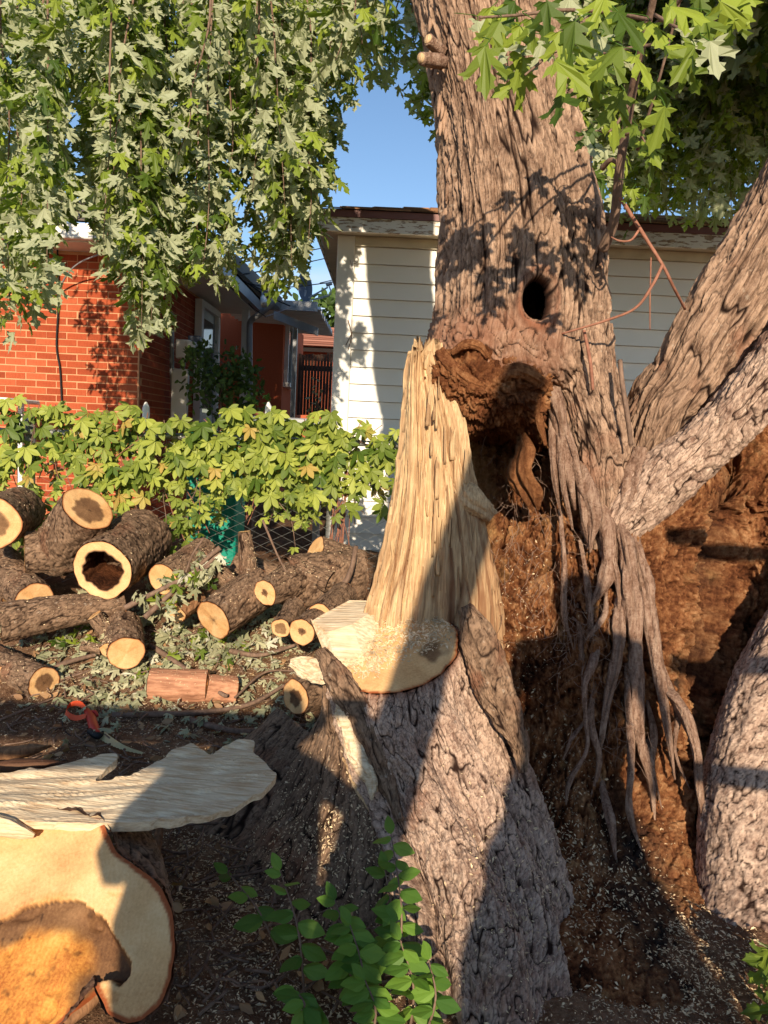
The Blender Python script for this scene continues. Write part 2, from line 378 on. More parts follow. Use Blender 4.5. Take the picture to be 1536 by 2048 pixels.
M_MAPLE = leaf_mat('maple_leaf', S(62, 86, 26), S(150, 166, 58), S(180, 184, 148), 0.3)
M_CREEP = leaf_mat('creeper_leaf', S(74, 98, 30), S(170, 178, 78), S(150, 162, 104), 0.2, S(186, 158, 84))
M_WEED = leaf_mat('seedling_leaf', S(66, 104, 36), S(120, 156, 58), S(120, 148, 80), 0.3)
M_SHRUB = leaf_mat('shrub_leaf', S(48, 70, 30), S(84, 108, 46), S(90, 110, 60), 0.2)
M_WILT = leaf_mat('wilted_leaf', S(132, 134, 100), S(186, 182, 146), S(206, 202, 180), 0.08, S(150, 106, 70))
M_DEAD = leaf_mat('dead_leaf', S(120, 84, 56), S(186, 146, 104), S(176, 144, 110), 0.1)
def plain(name, c, rough=0.6, spec=0.3, var=0.12, sc=6, metal=0.0, bs=0.0):
    m, nt, b = MAT(name, rough, spec); n = noise(nt, coord(nt), sc, 5)
    d = tuple(x*(1-var) for x in c[:3])+(1,); e = tuple(min(1, x*(1+var)) for x in c[:3])+(1,)
    col(nt, b, ramp(nt, n, [(0.3, d), (0.7, e)])); b.inputs['Metallic'].default_value = metal
    if bs: bump(nt, b, noise(nt, coord(nt), sc*12, 4), bs, 0.003)
    return m

def fill_poly(P2, step):
    """triangulated interior of a 2-D outline via bmesh grid clipping: outline verts + inner grid, Delaunay"""
    from mathutils.geometry import delaunay_2d_cdt
    lo, hi = P2.min(0), P2.max(0); gx_ = np.arange(lo[0], hi[0], step); gy_ = np.arange(lo[1], hi[1], step)
    G = np.stack(np.meshgrid(gx_, gy_), -1).reshape(-1, 2); G[:, 0] += (np.round((G[:, 1]-lo[1])/step) % 2)*step/2
    x, y = G[:, 0], G[:, 1]; ins = np.zeros(len(G), bool); n = len(P2)
    for i in range(n):
        a, b = P2[i], P2[(i+1) % n]
        cnd = ((a[1] > y) != (b[1] > y)) & (x < (b[0]-a[0])*(y-a[1])/(b[1]-a[1]+1e-12)+a[0]); ins ^= cnd
    dm = np.full(len(G), 9.0)
    for i in range(0, n): dm = np.minimum(dm, np.hypot(x-P2[i, 0], y-P2[i, 1]))
    G = G[ins & (dm > step*.6)]
    allp = [Vector(p) for p in np.vstack([P2, G])]
    r_ = delaunay_2d_cdt(allp, [(i, (i+1) % n) for i in range(n)], [], 1, 1e-6)
    return np.array([tuple(v) for v in r_[0]]), np.array(r_[2])
def on_plane(px, py, p0, n):
    d = ray(px, py); return CAM+d*(np.dot(p0-CAM, n)/np.dot(d, n))
def dense(poly, step, rough, seed):
    P = np.array(poly, float); out = []
    for i in range(len(P)):
        a, b = P[i], P[(i+1) % len(P)]; n = max(1, int(np.linalg.norm(b-a)/step))
        for k in range(n): out.append(a+(b-a)*k/n)
    O = np.array(out)
    for _ in range(3): O = (np.roll(O, 1, 0)+2*O+np.roll(O, -1, 0))/4
    i = np.arange(len(O)); O = O+rough*np.stack([vnoise(np.stack([O[:, 0]*.05, O[:, 1]*.05, 0*i], -1), seed), vnoise(np.stack([O[:, 0]*.05, O[:, 1]*.05, 0*i+5], -1), seed+1)], -1)
    return O
# ================================================================ ground
def axis(segs):
    out = []
    for a, b, st in segs: out.append(np.arange(a, b, st))
    return np.concatenate(out+[[segs[-1][1]]])
gx = axis([(-150, -20, 10), (-20, -6, 1.0), (-6, -2.6, 0.12), (-2.6, 2.4, 0.022), (2.4, 6, 0.12), (6, 20, 1.0), (20, 150, 10)])
gy = axis([(-60, -6, 6), (-6, 1.2, 0.3), (1.2, 5.6, 0.022), (5.6, 9, 0.12), (9, 20, 0.6), (20, 180, 8)])
GX, GY = np.meshgrid(gx, gy)
GZ = gz(GX, GY)
near = (np.abs(GX) < 2.6) & (GY > 1.2) & (GY < 5.6)
lump = fbm(np.stack([GX*9, GY*9, GX*0], -1), 4, 31)*0.022 + fbm(np.stack([GX*34, GY*34, GX*0], -1), 3, 41)*0.010
GZ = GZ+np.where(near, lump, 0)
def ground_mat():
    m, nt, b = MAT('yard_soil', 1.0, 0.05); v = coord(nt)
    n1 = noise(nt, v, 3, 5); n2 = noise(nt, v, 38, 5, 0.7); n3 = noise(nt, v, 150, 3, 0.6)
    c = ramp(nt, math_(nt, 'ADD', math_(nt, 'MULTIPLY', n1, 0.4), math_(nt, 'MULTIPLY', n2, 0.6)), [(0.32, S(74, 52, 40)), (0.5, S(120, 90, 68)), (0.68, S(162, 130, 102))])
    c = mixc(nt, ramp(nt, n3, [(0.60, (0, 0, 0)), (0.70, (1, 1, 1))]), c, S(176, 150, 118))
    col(nt, b, c); bump(nt, b, math_(nt, 'ADD', n2, n3), 0.9, 0.012); return m
M_GROUND = ground_mat()
g = obj('ground', np.stack([GX, GY, GZ], -1).reshape(-1, 3), [grid_faces(len(gy), len(gx))], M_GROUND)
tag(g, 'brown bare yard soil strewn with sawdust and litter', None, None, 'structure')
# ================================================================ the old maple
TREE = empty('maple_tree', at(1090, 1700, 2.9)*np.array([1, 1, 0]))
tag(TREE, 'huge old maple with a rotted hollow base, sawn buttress and leaning limb', 'tree')

def trunk_disp(P, N, u, v, th):
    h1, p1, c1 = bark(u, v, 0.040, 0.20, 10)
    h2, p2, c2 = bark(u, v, 0.016, 0.060, 20)
    z = P[..., 2]
    # red, fibrous burl collar low on the trunk
    e0 = at(960, 700, 3.0)
    col_ = smooth(z, at(1000, 560, 3)[2], at(1000, 690, 3)[2])*smooth(P[..., 0], at(1180, 700, 3)[0], at(1040, 700, 3)[0])
    d = 0.030*(h1-0.6)+0.010*(h2-0.6)
    d = d*(1-0.6*col_)+col_*(0.030*fbm(P*np.array([9, 9, 14]), 4, 60)+0.016*fbm(P*np.array([40, 40, 60]), 4, 61, .65)-.012*(1-smooth(ridged(u*28+v*20, v*22, 66), 0, .22)))
    # big flutes
    d = d+0.018*np.sin(th*7+1.2*np.sin(v*2.0))*0.5+0.02*fbm(np.stack([np.cos(th)*2, np.sin(th)*2, v*1.2], -1), 3, 33)
    crack = np.minimum(p1, 0.45+0.55*p2)
    crack = crack*(1-col_)+col_*smooth(ridged(u*28+v*20, v*22, 66), 0, .22)
    # woodpecker-like hollow
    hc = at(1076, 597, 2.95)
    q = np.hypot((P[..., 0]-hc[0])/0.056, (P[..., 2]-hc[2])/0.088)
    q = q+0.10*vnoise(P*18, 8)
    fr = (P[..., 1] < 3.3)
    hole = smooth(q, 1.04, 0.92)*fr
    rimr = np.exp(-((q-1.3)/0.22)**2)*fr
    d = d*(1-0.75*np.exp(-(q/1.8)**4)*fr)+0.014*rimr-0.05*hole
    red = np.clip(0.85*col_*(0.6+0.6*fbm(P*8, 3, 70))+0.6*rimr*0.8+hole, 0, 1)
    return d, {'crack': crack*(1-hole), 'cell': 0.5*c1+0.5*c2, 'red': red, '_cut': (hole > .8)*1.0}  # also darkens the hole's lip in colour, like its shaded inside
TS = [(815, 1085, -120, 3.38, .31), (838, 1108, 0, 3.36, .31), (868, 1135, 150, 3.34, .31), (884, 1172, 300, 3.32, .33), (889, 1203, 450, 3.31, .34),
      (886, 1211, 560, 3.30, .35), (878, 1213, 640, 3.29, .37), (856, 1220, 705, 3.29, .40), (872, 1236, 760, 3.36, .40), (905, 1258, 830, 3.62, .34), (940, 1262, 920, 3.86, .30),
      (930, 1400, 1150, 3.80, .34), (880, 1520, 1450, 3.62, .42), (840, 1620, 1720, 3.5, .5)]
# right limbs reach the trunk lower down; the tilt of the camera makes the ring line lean
K = rings_px([((l, y-6, Y), (r, y+6, Y), ((l+r)/2, y, Y-b)) for l, r, y, Y, b in TS])
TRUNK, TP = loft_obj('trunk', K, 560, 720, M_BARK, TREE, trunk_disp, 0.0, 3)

UPK = rings_px([((l, y-6, Y), (r, y+6, Y), ((l+r)/2, y, Y-b)) for l, r, y, Y, b in [(815, 1085, -110, 3.38, .31), (790, 1070, -480, 3.40, .30), (750, 1065, -1000, 3.42, .29), (720, 1050, -1700, 3.42, .27)]])
def limb_disp(cw, ch, amp, seed):
    def f(P, N, u, v, th):
        h1, p1, c1 = bark(u, v, cw, ch, seed); h2, p2, c2 = bark(u, v, cw*0.42, ch*0.42, seed+40)
        d = 1.3*amp*(h1-0.6)+amp*0.5*(h2-0.6)+0.03*fbm(np.stack([np.cos(th)*1.5, np.sin(th)*1.5, v*2.2], -1), 3, seed+5)
        red = smooth(fbm(P*5, 3, seed+9), 0.15, 0.5)*0.45
        return d, {'crack': np.minimum(p1, 0.45+0.55*p2), 'cell': 0.5*c1+0.5*c2, 'red': red}
    return f
loft_obj('trunk', UPK, 90, 120, M_BARK, TREE, limb_disp(.045, .25, .02, 90))
# bark that runs from the trunk down to the crotch, right of the rot
CK = rings_px([((l, y, Y), (r, y+8, Y), ((l+r)/2, y, Y-b)) for l, r, y, Y, b in [(1060, 1225, 640, 3.18, .12), (1085, 1232, 720, 3.18, .17), (1105, 1246, 790, 3.18, .19), (1125, 1266, 860, 3.17, .19), (1140, 1276, 930, 3.16, .16), (1160, 1270, 1010, 3.14, .13), (1172, 1262, 1100, 3.10, .10)]])
loft_obj('trunk_rib', CK, 240, 260, M_BARK, TREE, limb_disp(.034, .13, .016, 95))
UL = [(1180, 1010), (1238, 850), (1268, 775), (1318, 720), (1368, 622), (1440, 500), (1536, 338), (1640, 160)]
LR = [(1300, 1120), (1360, 1010), (1420, 880), (1465, 812), (1520, 730), (1590, 620), (1680, 460), (1780, 280)]
K = rings_px([((*a, Y), (*b, Y), ((a[0]+b[0])/2, (a[1]+b[1])/2, Y-t)) for a, b, Y, t in zip(UL, LR, [3.45, 3.4, 3.36, 3.33, 3.3, 3.28, 3.25, 3.2], [.15, .18, .2, .2, .2, .2, .2, .19])])
LIMB, _ = loft_obj('limb', K, 300, 420, M_BARK, TREE, limb_disp(0.042, 0.24, 0.028, 110))
LIMB['label'] = 'dark shaggy limb leaning out from the crotch'
UL = [(1170, 1130), (1205, 1010), (1285, 918), (1380, 845), (1455, 762), (1536, 662), (1650, 520), (1760, 380)]
LR = [(1290, 1180), (1262, 1095), (1340, 1030), (1432, 942), (1490, 885), (1560, 815), (1690, 690), (1820, 560)]
K = rings_px([((*a, Y), (*b, Y), ((a[0]+b[0])/2, (a[1]+b[1])/2, Y-t)) for a, b, Y, t in zip(UL, LR, [3.12, 3.1, 3.08, 3.05, 3.02, 3.0, 2.95, 2.9], [.09, .10, .12, .13, .14, .15, .15, .15])])
LIMB2, _ = loft_obj('limb', K, 240, 360, M_BARKL, TREE, limb_disp(0.032, 0.060, 0.013, 150))
LIMB2['label'] = 'paler scaly limb in front of the dark one'

# right buttress with fine scaly bark
BT = [((1660, 980, 3.2), (1900, 1000, 3.2), (1780, 1000, 2.95)), ((1585, 1110, 3.1), (1860, 1140, 3.1), (1720, 1130, 2.85)), ((1506, 1260, 3.0), (1830, 1300, 3.0), (1670, 1290, 2.74)),
      ((1440, 1420, 2.92), (1820, 1460, 2.92), (1630, 1450, 2.62)), ((1408, 1560, 2.84), (1820, 1600, 2.84), (1614, 1590, 2.52)), ((1398, 1680, 2.72), (1850, 1720, 2.72), (1620, 1720, 2.40)),
      ((1380, 1800, 2.58), (1900, 1830, 2.58), (1640, 1840, 2.26)), ((1350, 1920, 2.45), (1950, 1950, 2.45), (1650, 1980, 2.05))]
loft_obj('buttress', rings_px(BT), 300, 320, M_BARKL, TREE, limb_disp(0.032, 0.045, 0.010, 170))

# rotten heart of the base
RX = [870, 975, 1060, 1140, 1225, 1300, 1400, 1500, 1640]
RY = [(730, [3.2, 3.25, 3.3, 3.3, 3.3, 3.35, 3.4, 3.4, 3.4]), (820, [3.25, 3.42, 3.5, 3.3, 3.2, 3.3, 3.4, 3.4, 3.4]), (900, [3.2, 3.46, 3.46, 3.2, 3.12, 3.2, 3.3, 3.35, 3.3]),
      (980, [3.12, 3.38, 3.34, 3.14, 3.06, 3.12, 3.2, 3.28, 3.2]), (1080, [3.06, 3.14, 3.14, 3.1, 3.04, 3.05, 3.12, 3.30, 3.12]), (1200, [3.0, 3.03, 3.04, 3.02, 2.96, 2.99, 3.08, 3.24, 3.08]),
      (1350, [2.94, 2.95, 2.98, 2.95, 2.90, 2.92, 3.04, 3.12, 3.02]), (1500, [2.86, 2.84, 2.86, 2.84, 2.80, 2.84, 2.96, 3.02, 2.95]), (1650, [2.72, 2.66, 2.64, 2.64, 2.64, 2.66, 2.76, 2.85, 2.8]),
      (1780, [2.5, 2.42, 2.40, 2.38, 2.38, 2.40, 2.46, 2.55, 2.55]), (1900, [2.2, 2.14, 2.12, 2.1, 2.1, 2.12, 2.16, 2.2, 2.2]), (2060, [1.86]*9)]
def rot_disp(P, N, u, v):
    n1 = fbm(P*np.array([6, 6, 3.2]), 4, 201); n2 = fbm(P*np.array([26, 26, 15]), 4, 211, .6); n3 = fbm(P*np.array([110, 110, 80]), 2, 221)
    wu = u+.02*fbm(uvw(u*14, v*9), 3, 77); wv = v+.03*fbm(uvw(u*14, v*9, 5), 3, 78)
    F1, F2, c = vor2(wu*15, wv*7, 9); e1 = smooth(F2-F1, 0, .22)
    G1, G2, c2 = vor2(wu*42, wv*24, 19); e2 = smooth(G2-G1, 0, .3)
    fib = vnoise(uvw(u*60+3*n1, v*6), 12)
    low = smooth(P[..., 2], 0.25, 0.0); k = 1-0.8*low
    rd = ridged(wu*14, wv*9, 260); rd2 = ridged(wu*40, wv*30, 270)
    d = (0.060*n1+0.040*n2+0.014*n3-.030*(1-smooth(rd, 0, .3))-.012*(1-smooth(rd2, 0, .35))+0.040*(c-0.5)*e1+0.018*(c2-.5)*e2+0.008*fib)*k-.016*(1-e1)*k
    d = d-0.035*smooth(n2, 0.25, 0.5)*k
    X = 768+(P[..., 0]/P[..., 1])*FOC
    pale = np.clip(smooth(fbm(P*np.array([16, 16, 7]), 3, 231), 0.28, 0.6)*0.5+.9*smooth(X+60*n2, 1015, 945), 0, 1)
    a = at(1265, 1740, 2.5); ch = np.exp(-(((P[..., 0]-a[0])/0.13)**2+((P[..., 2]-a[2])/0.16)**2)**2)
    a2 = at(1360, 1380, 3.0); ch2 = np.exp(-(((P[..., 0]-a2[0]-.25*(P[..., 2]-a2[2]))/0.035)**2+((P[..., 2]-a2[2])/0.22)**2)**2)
    g3 = np.exp(-((X-1445-.12*(1100-1024))/26)**2)*smooth(P[..., 2], .35, .6); d = d-.05*ch2-.12*g3; ch2 = ch2+.6*g3  # char colour also painted into the deep groove, standing in for cavity shade
    return d, {'pale': pale, 'char_shade': np.clip((ch+ch2)*(0.7+0.8*n2), 0, 1), 'cell': np.clip(.3*c+.3*c2+.4*smooth(rd, 0, .4)+.5*n3, 0, 1)}
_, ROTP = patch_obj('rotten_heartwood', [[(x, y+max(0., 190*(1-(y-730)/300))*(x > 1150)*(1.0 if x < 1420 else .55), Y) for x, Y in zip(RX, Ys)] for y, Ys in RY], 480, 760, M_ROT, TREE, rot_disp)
# rotten shelf that hangs under the burl
patch_obj('rotten_lip', [[(845, 705, 3.02), (910, 690, 2.94), (990, 700, 2.92), (1060, 720, 2.92), (1110, 745, 2.98)],
                         [(850, 745, 2.98), (915, 740, 2.90), (990, 760, 2.88), (1055, 770, 2.88), (1105, 780, 2.96)],
                         [(875, 790, 2.98), (925, 800, 2.92), (990, 822, 2.92), (1050, 825, 2.92), (1095, 830, 3.0)],
                         [(905, 850, 3.02), (945, 866, 3.06), (1000, 862, 3.12), (1050, 868, 3.12), (1085, 880, 3.1)],
                         [(920, 880, 3.3), (960, 880, 3.4), (1000, 880, 3.45), (1050, 890, 3.4), (1085, 900, 3.3)]], 160, 160, M_ROT, TREE,
          lambda P, N, u, v: (0.045*fbm(P*np.array([12, 12, 16]), 4, 240)+0.034*fbm(P*np.array([70, 70, 45]), 4, 241, .7)-.02*(1-smooth(ridged(u*22, v*18, 246), 0, .3)), {'pale': 0*u, 'char_shade': 0*u, 'cell': .5+.5*fbm(P*30, 2, 242)}))

for pts, rr in (([(905, 705, 2.93), (930, 690, 2.90), (958, 694, 2.89), (975, 715, 2.90)], [.010, .017, .018, .010]), ([(1000, 752, 2.89), (1030, 742, 2.87), (1062, 752, 2.88), (1092, 775, 2.92)], [.016, .026, .030, .022]), ([(880, 700, 2.95), (900, 730, 2.92), (935, 760, 2.90), (975, 775, 2.90)], [.015, .022, .024, .014]), ([(1080, 770, 2.95), (1076, 810, 2.95), (1080, 850, 2.97), (1090, 890, 3.0)], [.012, .016, .014, .008])):
    V, F = tube([at(*p) for p in pts], np.array(rr)*.85, 30, 90, 1.3, 44); obj('callus', V, F, M_ROT, TREE, attrs={'pale': np.zeros(len(V)), 'char_shade': np.zeros(len(V)), 'cell': np.full(len(V), .55)})
# hanging plug of rotten wood in the cavity
V, F = tube([at(1040, 860, 3.12), at(1045, 900, 3.05), at(1040, 940, 3.02), at(1062, 985, 3.04), at(1075, 1020, 3.08)], [.022, .036, .040, .03, .012], 60, 130, 1.7, 45); obj('rotten_plug', V, F, M_ROT, TREE, attrs={'pale': np.full(len(V), .1), 'char_shade': np.zeros(len(V)), 'cell': np.full(len(V), .4)})
# tall split slab of pale wood
def split_disp(P, N, u, v, th):
    uu = u+0.02*vnoise(uvw(u*3, v*1.2), 5)
    f1 = vnoise(uvw(uu*22, v*0.9), 300); f2 = vnoise(uvw(uu*70, v*2.2), 301); f3 = fbm(uvw(uu*210, v*4), 3, 302, .7)
    jj = .10*fbm(uvw(uu*60, v*8), 3, 307); F1, F2, c = vor2(uu*24+jj, v*.9+jj, 303); e = smooth(F2-F1, 0, .14); G1, G2, c2 = vor2(uu*80+jj, v*2.0, 306); e2 = smooth(G2-G1, 0, .2)
    d = 0.016*f1+0.010*f2+0.009*f3+0.024*(c-0.5)+.010*(c2-.5)-.008*(1-e)-.003*(1-e2)
    d = d+0.012*fbm(P*np.array([9, 9, 9]), 3, 304)
    X = 768+P[..., 0]/P[..., 1]*FOC
    red = np.clip((1-e)*.55+.30*(c2 > .8)+.22*(c < .15)+smooth(X+60*fbm(P*9, 3, 311), 900, 1000)*.5, 0, 1)
    jag = (.045*vnoise(uvw(u*45, v*0), 320)+.03*vnoise(uvw(u*130, v*0), 321))*np.exp(-v/.05)
    return N*d[..., None]+jag[..., None]*np.array([0, 0, 1.0]), {'red': red}
SP = [((822, 700, 3.0), (868, 700, 3.02), (845, 700, 2.96)), ((815, 745, 2.99), (888, 752, 3.02), (850, 750, 2.94)), ((808, 830, 2.98), (915, 840, 3.02), (860, 836, 2.90)), ((798, 930, 2.97), (938, 940, 3.02), (868, 936, 2.88)),
      ((782, 1030, 2.96), (962, 1040, 3.02), (872, 1036, 2.87)), ((760, 1120, 2.95), (985, 1130, 3.0), (872, 1126, 2.86)), ((736, 1210, 2.94), (1000, 1220, 3.0), (868, 1216, 2.86)), ((720, 1320, 2.92), (1010, 1330, 2.98), (865, 1330, 2.84))]
SPLIT, _ = loft_obj('split_trunk_slab', rings_px(SP), 380, 480, M_SPLIT, TREE, split_disp, 0, 0, True, 0.75)
SPLIT['label'] = 'tall slab of torn pale wood above the sawn face'
# jagged splinters on its top and sides
for i, (x, y, dx, l, wd) in enumerate([(832, 712, 2, 30, 9), (852, 716, 5, 22, 8), (868, 735, 4, 30, 7), (905, 860, 8, 60, 10), (930, 900, 2, 70, 9), (895, 990, -3, 80, 8), (945, 1060, 6, 90, 10), (850, 900, -2, 120, 7), (878, 1060, 3, 130, 8), (825, 1020, 2, 150, 7), (790, 1090, -8, 90, 6), (915, 1150, 4, 80, 9)]):
    Y = 2.90 if y > 760 else 2.97
    p0, p1 = at(x, y+l, Y), at(x+dx, y-8, Y-0.015)
    V, F = tube([p0, (p0*0.5+p1*0.5)+rng.normal(0, .004, 3), p1], [wd*.0011, wd*.0013, 0.0012], 6, 9, 0.5, i)
    obj('splinter', V, F, M_SPLIT, TREE)
for i in range(44):
    y = rng.uniform(760, 1180); xl = np.interp(y, [700, 830, 930, 1030, 1120, 1210], [822, 808, 798, 782, 760, 736])+14; xr = np.interp(y, [700, 840, 940, 1040, 1130, 1220], [868, 915, 938, 962, 985, 1000])-6
    x = xl+(xr-xl)*rng.random()**.7; f = (x-xl)/(xr-xl); Y = 2.99-.125*math.sqrt(max(0, 1-(2*f-1)**2))+.004; l = rng.uniform(30, 110); wd = rng.uniform(.003, .008)
    p0, p1 = at(x+rng.normal(0, 2), y+l*.6, Y+.004), at(x, y-l*.4, Y-rng.uniform(.0, .02))
    V, F = tube([p0, (p0+p1)/2+np.array([0, -.004, 0]), p1], [wd, wd*1.1, .001], 6, 12, 1.0, 40+i); obj('splinter', V, F, M_SPLIT, TREE, attrs={'red': np.full(len(V), rng.choice([0, 0, .2, .5]))})
# reddish bark left along the slab's edge
for pts in ([(815, 790), (808, 860), (800, 930)], [(798, 950), (786, 1030), (768, 1100)], [(760, 1120), (746, 1180), (734, 1230)]):
    V, F = tube([at(x, y, 2.965) for x, y in pts], [.008, .014, .006], 14, 60, 0.9, 3)
    obj('bark_strip', V, F, M_BARKD, TREE)

# sawn buttress ("stump") in front
ST = [((642, 1310, 2.75), (918, 1272, 2.80), (790, 1388, 2.58)), ((655, 1370, 2.75), (945, 1340, 2.80), (800, 1450, 2.50)), ((688, 1470, 2.70), (1005, 1445, 2.75), (842, 1560, 2.41)), ((735, 1580, 2.60), (1062, 1560, 2.65), (898, 1680, 2.27)),
      ((780, 1700, 2.45), (1118, 1690, 2.50), (948, 1810, 2.09)), ((815, 1830, 2.25), (1160, 1850, 2.30), (980, 1960, 1.90)), ((840, 1960, 2.05), (1185, 2010, 2.10), (1000, 2150, 1.68)), ((850, 2150, 1.8), (1210, 2220, 1.8), (1000, 2420, 1.45))]
def stump_disp(P, N, u, v, th):
    uu = u*1.25-0.10*v
    h1, p1, c1 = bark(uu, v, 0.030, 0.070, 410); h2, p2, c2 = bark(uu, v, 0.013, 0.024, 430)
    fl = fbm(np.stack([np.sin(th)*2.2+v*0.4, np.cos(th)*2.2, v*0.8], -1), 3, 440)
    d = 0.019*(h1-0.6)+0.007*(h2-0.6)+(0.060*fl+.022*np.sin(th*8+2.5*fl+v*2))*smooth(v, 0.0, 0.3)
    d = d-0.05*np.exp(-((th-np.pi-0.75+0.25*v)/0.10)**2)*smooth(v, 0.45, 0.8)   # fold between two roots
    red = smooth(fbm(P*6, 3, 450), 0.2, 0.55)*0.35+0.9*np.exp(-v/0.018)
    return d, {'crack': np.minimum(p1, 0.45+0.55*p2), 'cell': 0.4*c1+0.6*c2, 'red': np.clip(red, 0, 1)}
STUMP, SPt = loft_obj('sawn_buttress', rings_px(ST), 460, 520, M_BARKL, TREE, stump_disp, 0.0, 0, False)
def disc(outline, n_r, attrs_fn, lift=0.0, seed=0):
    """filled end face for a closed ring of points (n,3) -> V, F, attrs"""
    c = outline.mean(0); n = len(outline); rr = np.linspace(0, 1, n_r+1)[1:]
    V = [c]; 
    for r in rr: V.extend(c+(outline-c)*r)
    V = np.array(V); j = np.arange(n); k = (j+1) % n
    F = [np.stack([np.zeros(n, int), 1+j, 1+k], 1)]
    q = []
    for a in range(n_r-1):
        o = 1+a*n; q.append(np.stack([o+j, o+n+j, o+n+k, o+k], 1))
    F.append(np.vstack(q))
    rad = np.concatenate([[0], np.repeat(rr, n)]); ang = np.concatenate([[0], np.tile(2*np.pi*np.arange(n)/n, n_r)])
    size = np.linalg.norm(outline-c, axis=1).mean()
    return V, F, attrs_fn(V, rad, ang, size)
ring = SPt[1]; nr = np.cross(ring[115]-ring.mean(0), ring[0]-ring.mean(0)); nr /= np.linalg.norm(nr); nr *= np.sign(nr[2])
ol = ring.mean(0)+(ring-ring.mean(0))*0.975
def stump_attr(V, r, a, s):
    hp = at(868, 1292, 2.72); hd = np.linalg.norm((V-hp)*np.array([1, .7, .7]), axis=1)
    return {'rad': r*s, 'heart': smooth(hd+0.02*vnoise(V*30, 3), 0.055, 0.03)*0.9, 'rim': smooth(r, 0.965, 0.985), 'dark': 0*r}
cS = ol.mean(0); sx_ = ol[115]-cS; sx_ = sx_-nr*np.dot(sx_, nr); sx_ /= np.linalg.norm(sx_); sy_ = np.cross(nr, sx_)
for _ in range(4): ol = (np.roll(ol, 1, 0)+2*ol+np.roll(ol, -1, 0))/4
P2_ = np.stack([(ol-cS) @ sx_, (ol-cS) @ sy_], -1)[::4]; V2_, F_ = fill_poly(P2_, .008)
V = cS+V2_[:, :1]*sx_+V2_[:, 1:]*sy_
rE = np.full(len(V), 9.0)
for q_ in P2_: rE = np.minimum(rE, np.hypot(V2_[:, 0]-q_[0], V2_[:, 1]-q_[1]))
A = stump_attr(V, np.linalg.norm(V-at(820, 1290, 2.75), axis=1)*4, 0, .25); A['rim'] = smooth(rE, .012, .005); A['orange'] = np.full(len(V), .15)
a_, b_, d_ = V[F_[0]]
if np.dot(np.cross(b_-a_, d_-a_), nr) < 0: F_ = F_[:, ::-1]
V = V+nr*(0.003+0.005*fbm(V*16, 3, 5)+.006*smooth(fbm(V*7, 3, 8), -.1, .4))[:, None]
CUT = obj('cut_face', V, [F_], M_END, TREE, True, A); CUT['label'] = 'broad sawn face dusted with wood chips'
STUMP_FACE = (SPt[1].copy(), nr)
# block left standing behind the cut (a second, higher saw cut)
def prism(name, top, drop, mat, parent, seed=0):
    top = np.array(top); bot = top+np.asarray(drop); n = len(top); V = np.vstack([top, bot]); F = [np.array([[i, (i+1) % n, n+(i+1) % n, n+i] for i in range(n)])]
    tri = tessellate_polygon([[Vector(p) for p in top]]); F.append(np.array(tri)); F.append(np.array(tri)+n)
    return obj(name, V, F, mat, parent, False)
b = prism('cut_block', [at(626, 1244, 2.84), at(642, 1234, 2.88), at(700, 1203, 3.0), at(765, 1203, 3.02), at(748, 1224, 2.90), at(704, 1252, 2.80), at(655, 1262, 2.78)],
          at(652, 1322, 2.74)-at(626, 1244, 2.84), M_PALE, TREE); bevel_obj(b, .006)

# left root flare
LR_ = [((690, 1330, 2.95), (770, 1480, 2.68), (715, 1400, 2.70)), ((640, 1430, 2.95), (800, 1590, 2.55), (705, 1505, 2.58)), ((575, 1550, 2.86), (830, 1700, 2.42), (690, 1625, 2.46)), ((505, 1660, 2.70), (840, 1810, 2.28), (660, 1740, 2.34)), ((430, 1770, 2.48), (840, 1930, 2.1), (620, 1860, 2.16)), ((350, 1880, 2.25), (800, 2060, 1.9), (580, 1990, 1.95))]
_, FLP = loft_obj('root_flare', rings_px(LR_), 360, 300, M_BARKD, TREE, limb_disp(0.030, 0.11, 0.013, 460), cap=False)
LR3 = [((560, 1420, 3.35), (660, 1500, 3.0), (600, 1450, 3.1)), ((470, 1500, 3.2), (600, 1580, 2.85), (530, 1530, 2.95)), ((380, 1590, 3.0), (540, 1680, 2.66), (455, 1630, 2.76)), ((280, 1660, 2.86), (440, 1760, 2.5), (350, 1720, 2.56))]
loft_obj('root_flare', rings_px(LR3), 200, 200, M_BARKD, TREE, limb_disp(0.030, 0.11, 0.012, 480), cap=False)

# loose bark and torn strips on the buttress' left edge and right edge
def strip(name, pts, wds, Ys, thick, mat, seed=0, nu=18, nv=110):
    pts = [(x, y) for x, y in pts]; K = []
    for i, ((x, y), w_, Y) in enumerate(zip(pts, wds, Ys)):
        a = np.array(pts[min(i+1, len(pts)-1)])-np.array(pts[max(i-1, 0)]); a = a/np.linalg.norm(a); n = np.array([-a[1], a[0]])
        if n[0] > 0: n = -n
        l = (x+n[0]*w_, y+n[1]*w_, Y); r = (x-n[0]*w_, y-n[1]*w_, Y); f = (x, y, Y-thick)
        K.append((l, r, f))
    def dsp(P, N, u, v, th):
        h1, p1, c1 = bark(u, v, .018, .10, seed); h2, p2, c2 = bark(u, v, .008, .04, seed+7)
        d = 0.016*(h1-.6)+.005*(h2-.6)+0.010*fbm(P*18, 4, seed+1)
        return d, {'crack': np.minimum(p1, .4+.6*p2), 'cell': .5*c1+.5*c2, 'red': smooth(fbm(P*9, 3, seed+3), 0.1, 0.6)*0.5}
    o, _ = loft_obj(name, rings_px(K), nu*3, nv, mat, TREE, dsp, sq=0.8); return o
strip('bark_strip', [(640, 1300), (668, 1345), (700, 1395), (735, 1455), (770, 1540), (800, 1640)], [10, 24, 28, 24, 20, 8], [2.74, 2.66, 2.60, 2.54, 2.46, 2.36], .03, M_BARKD, 500)
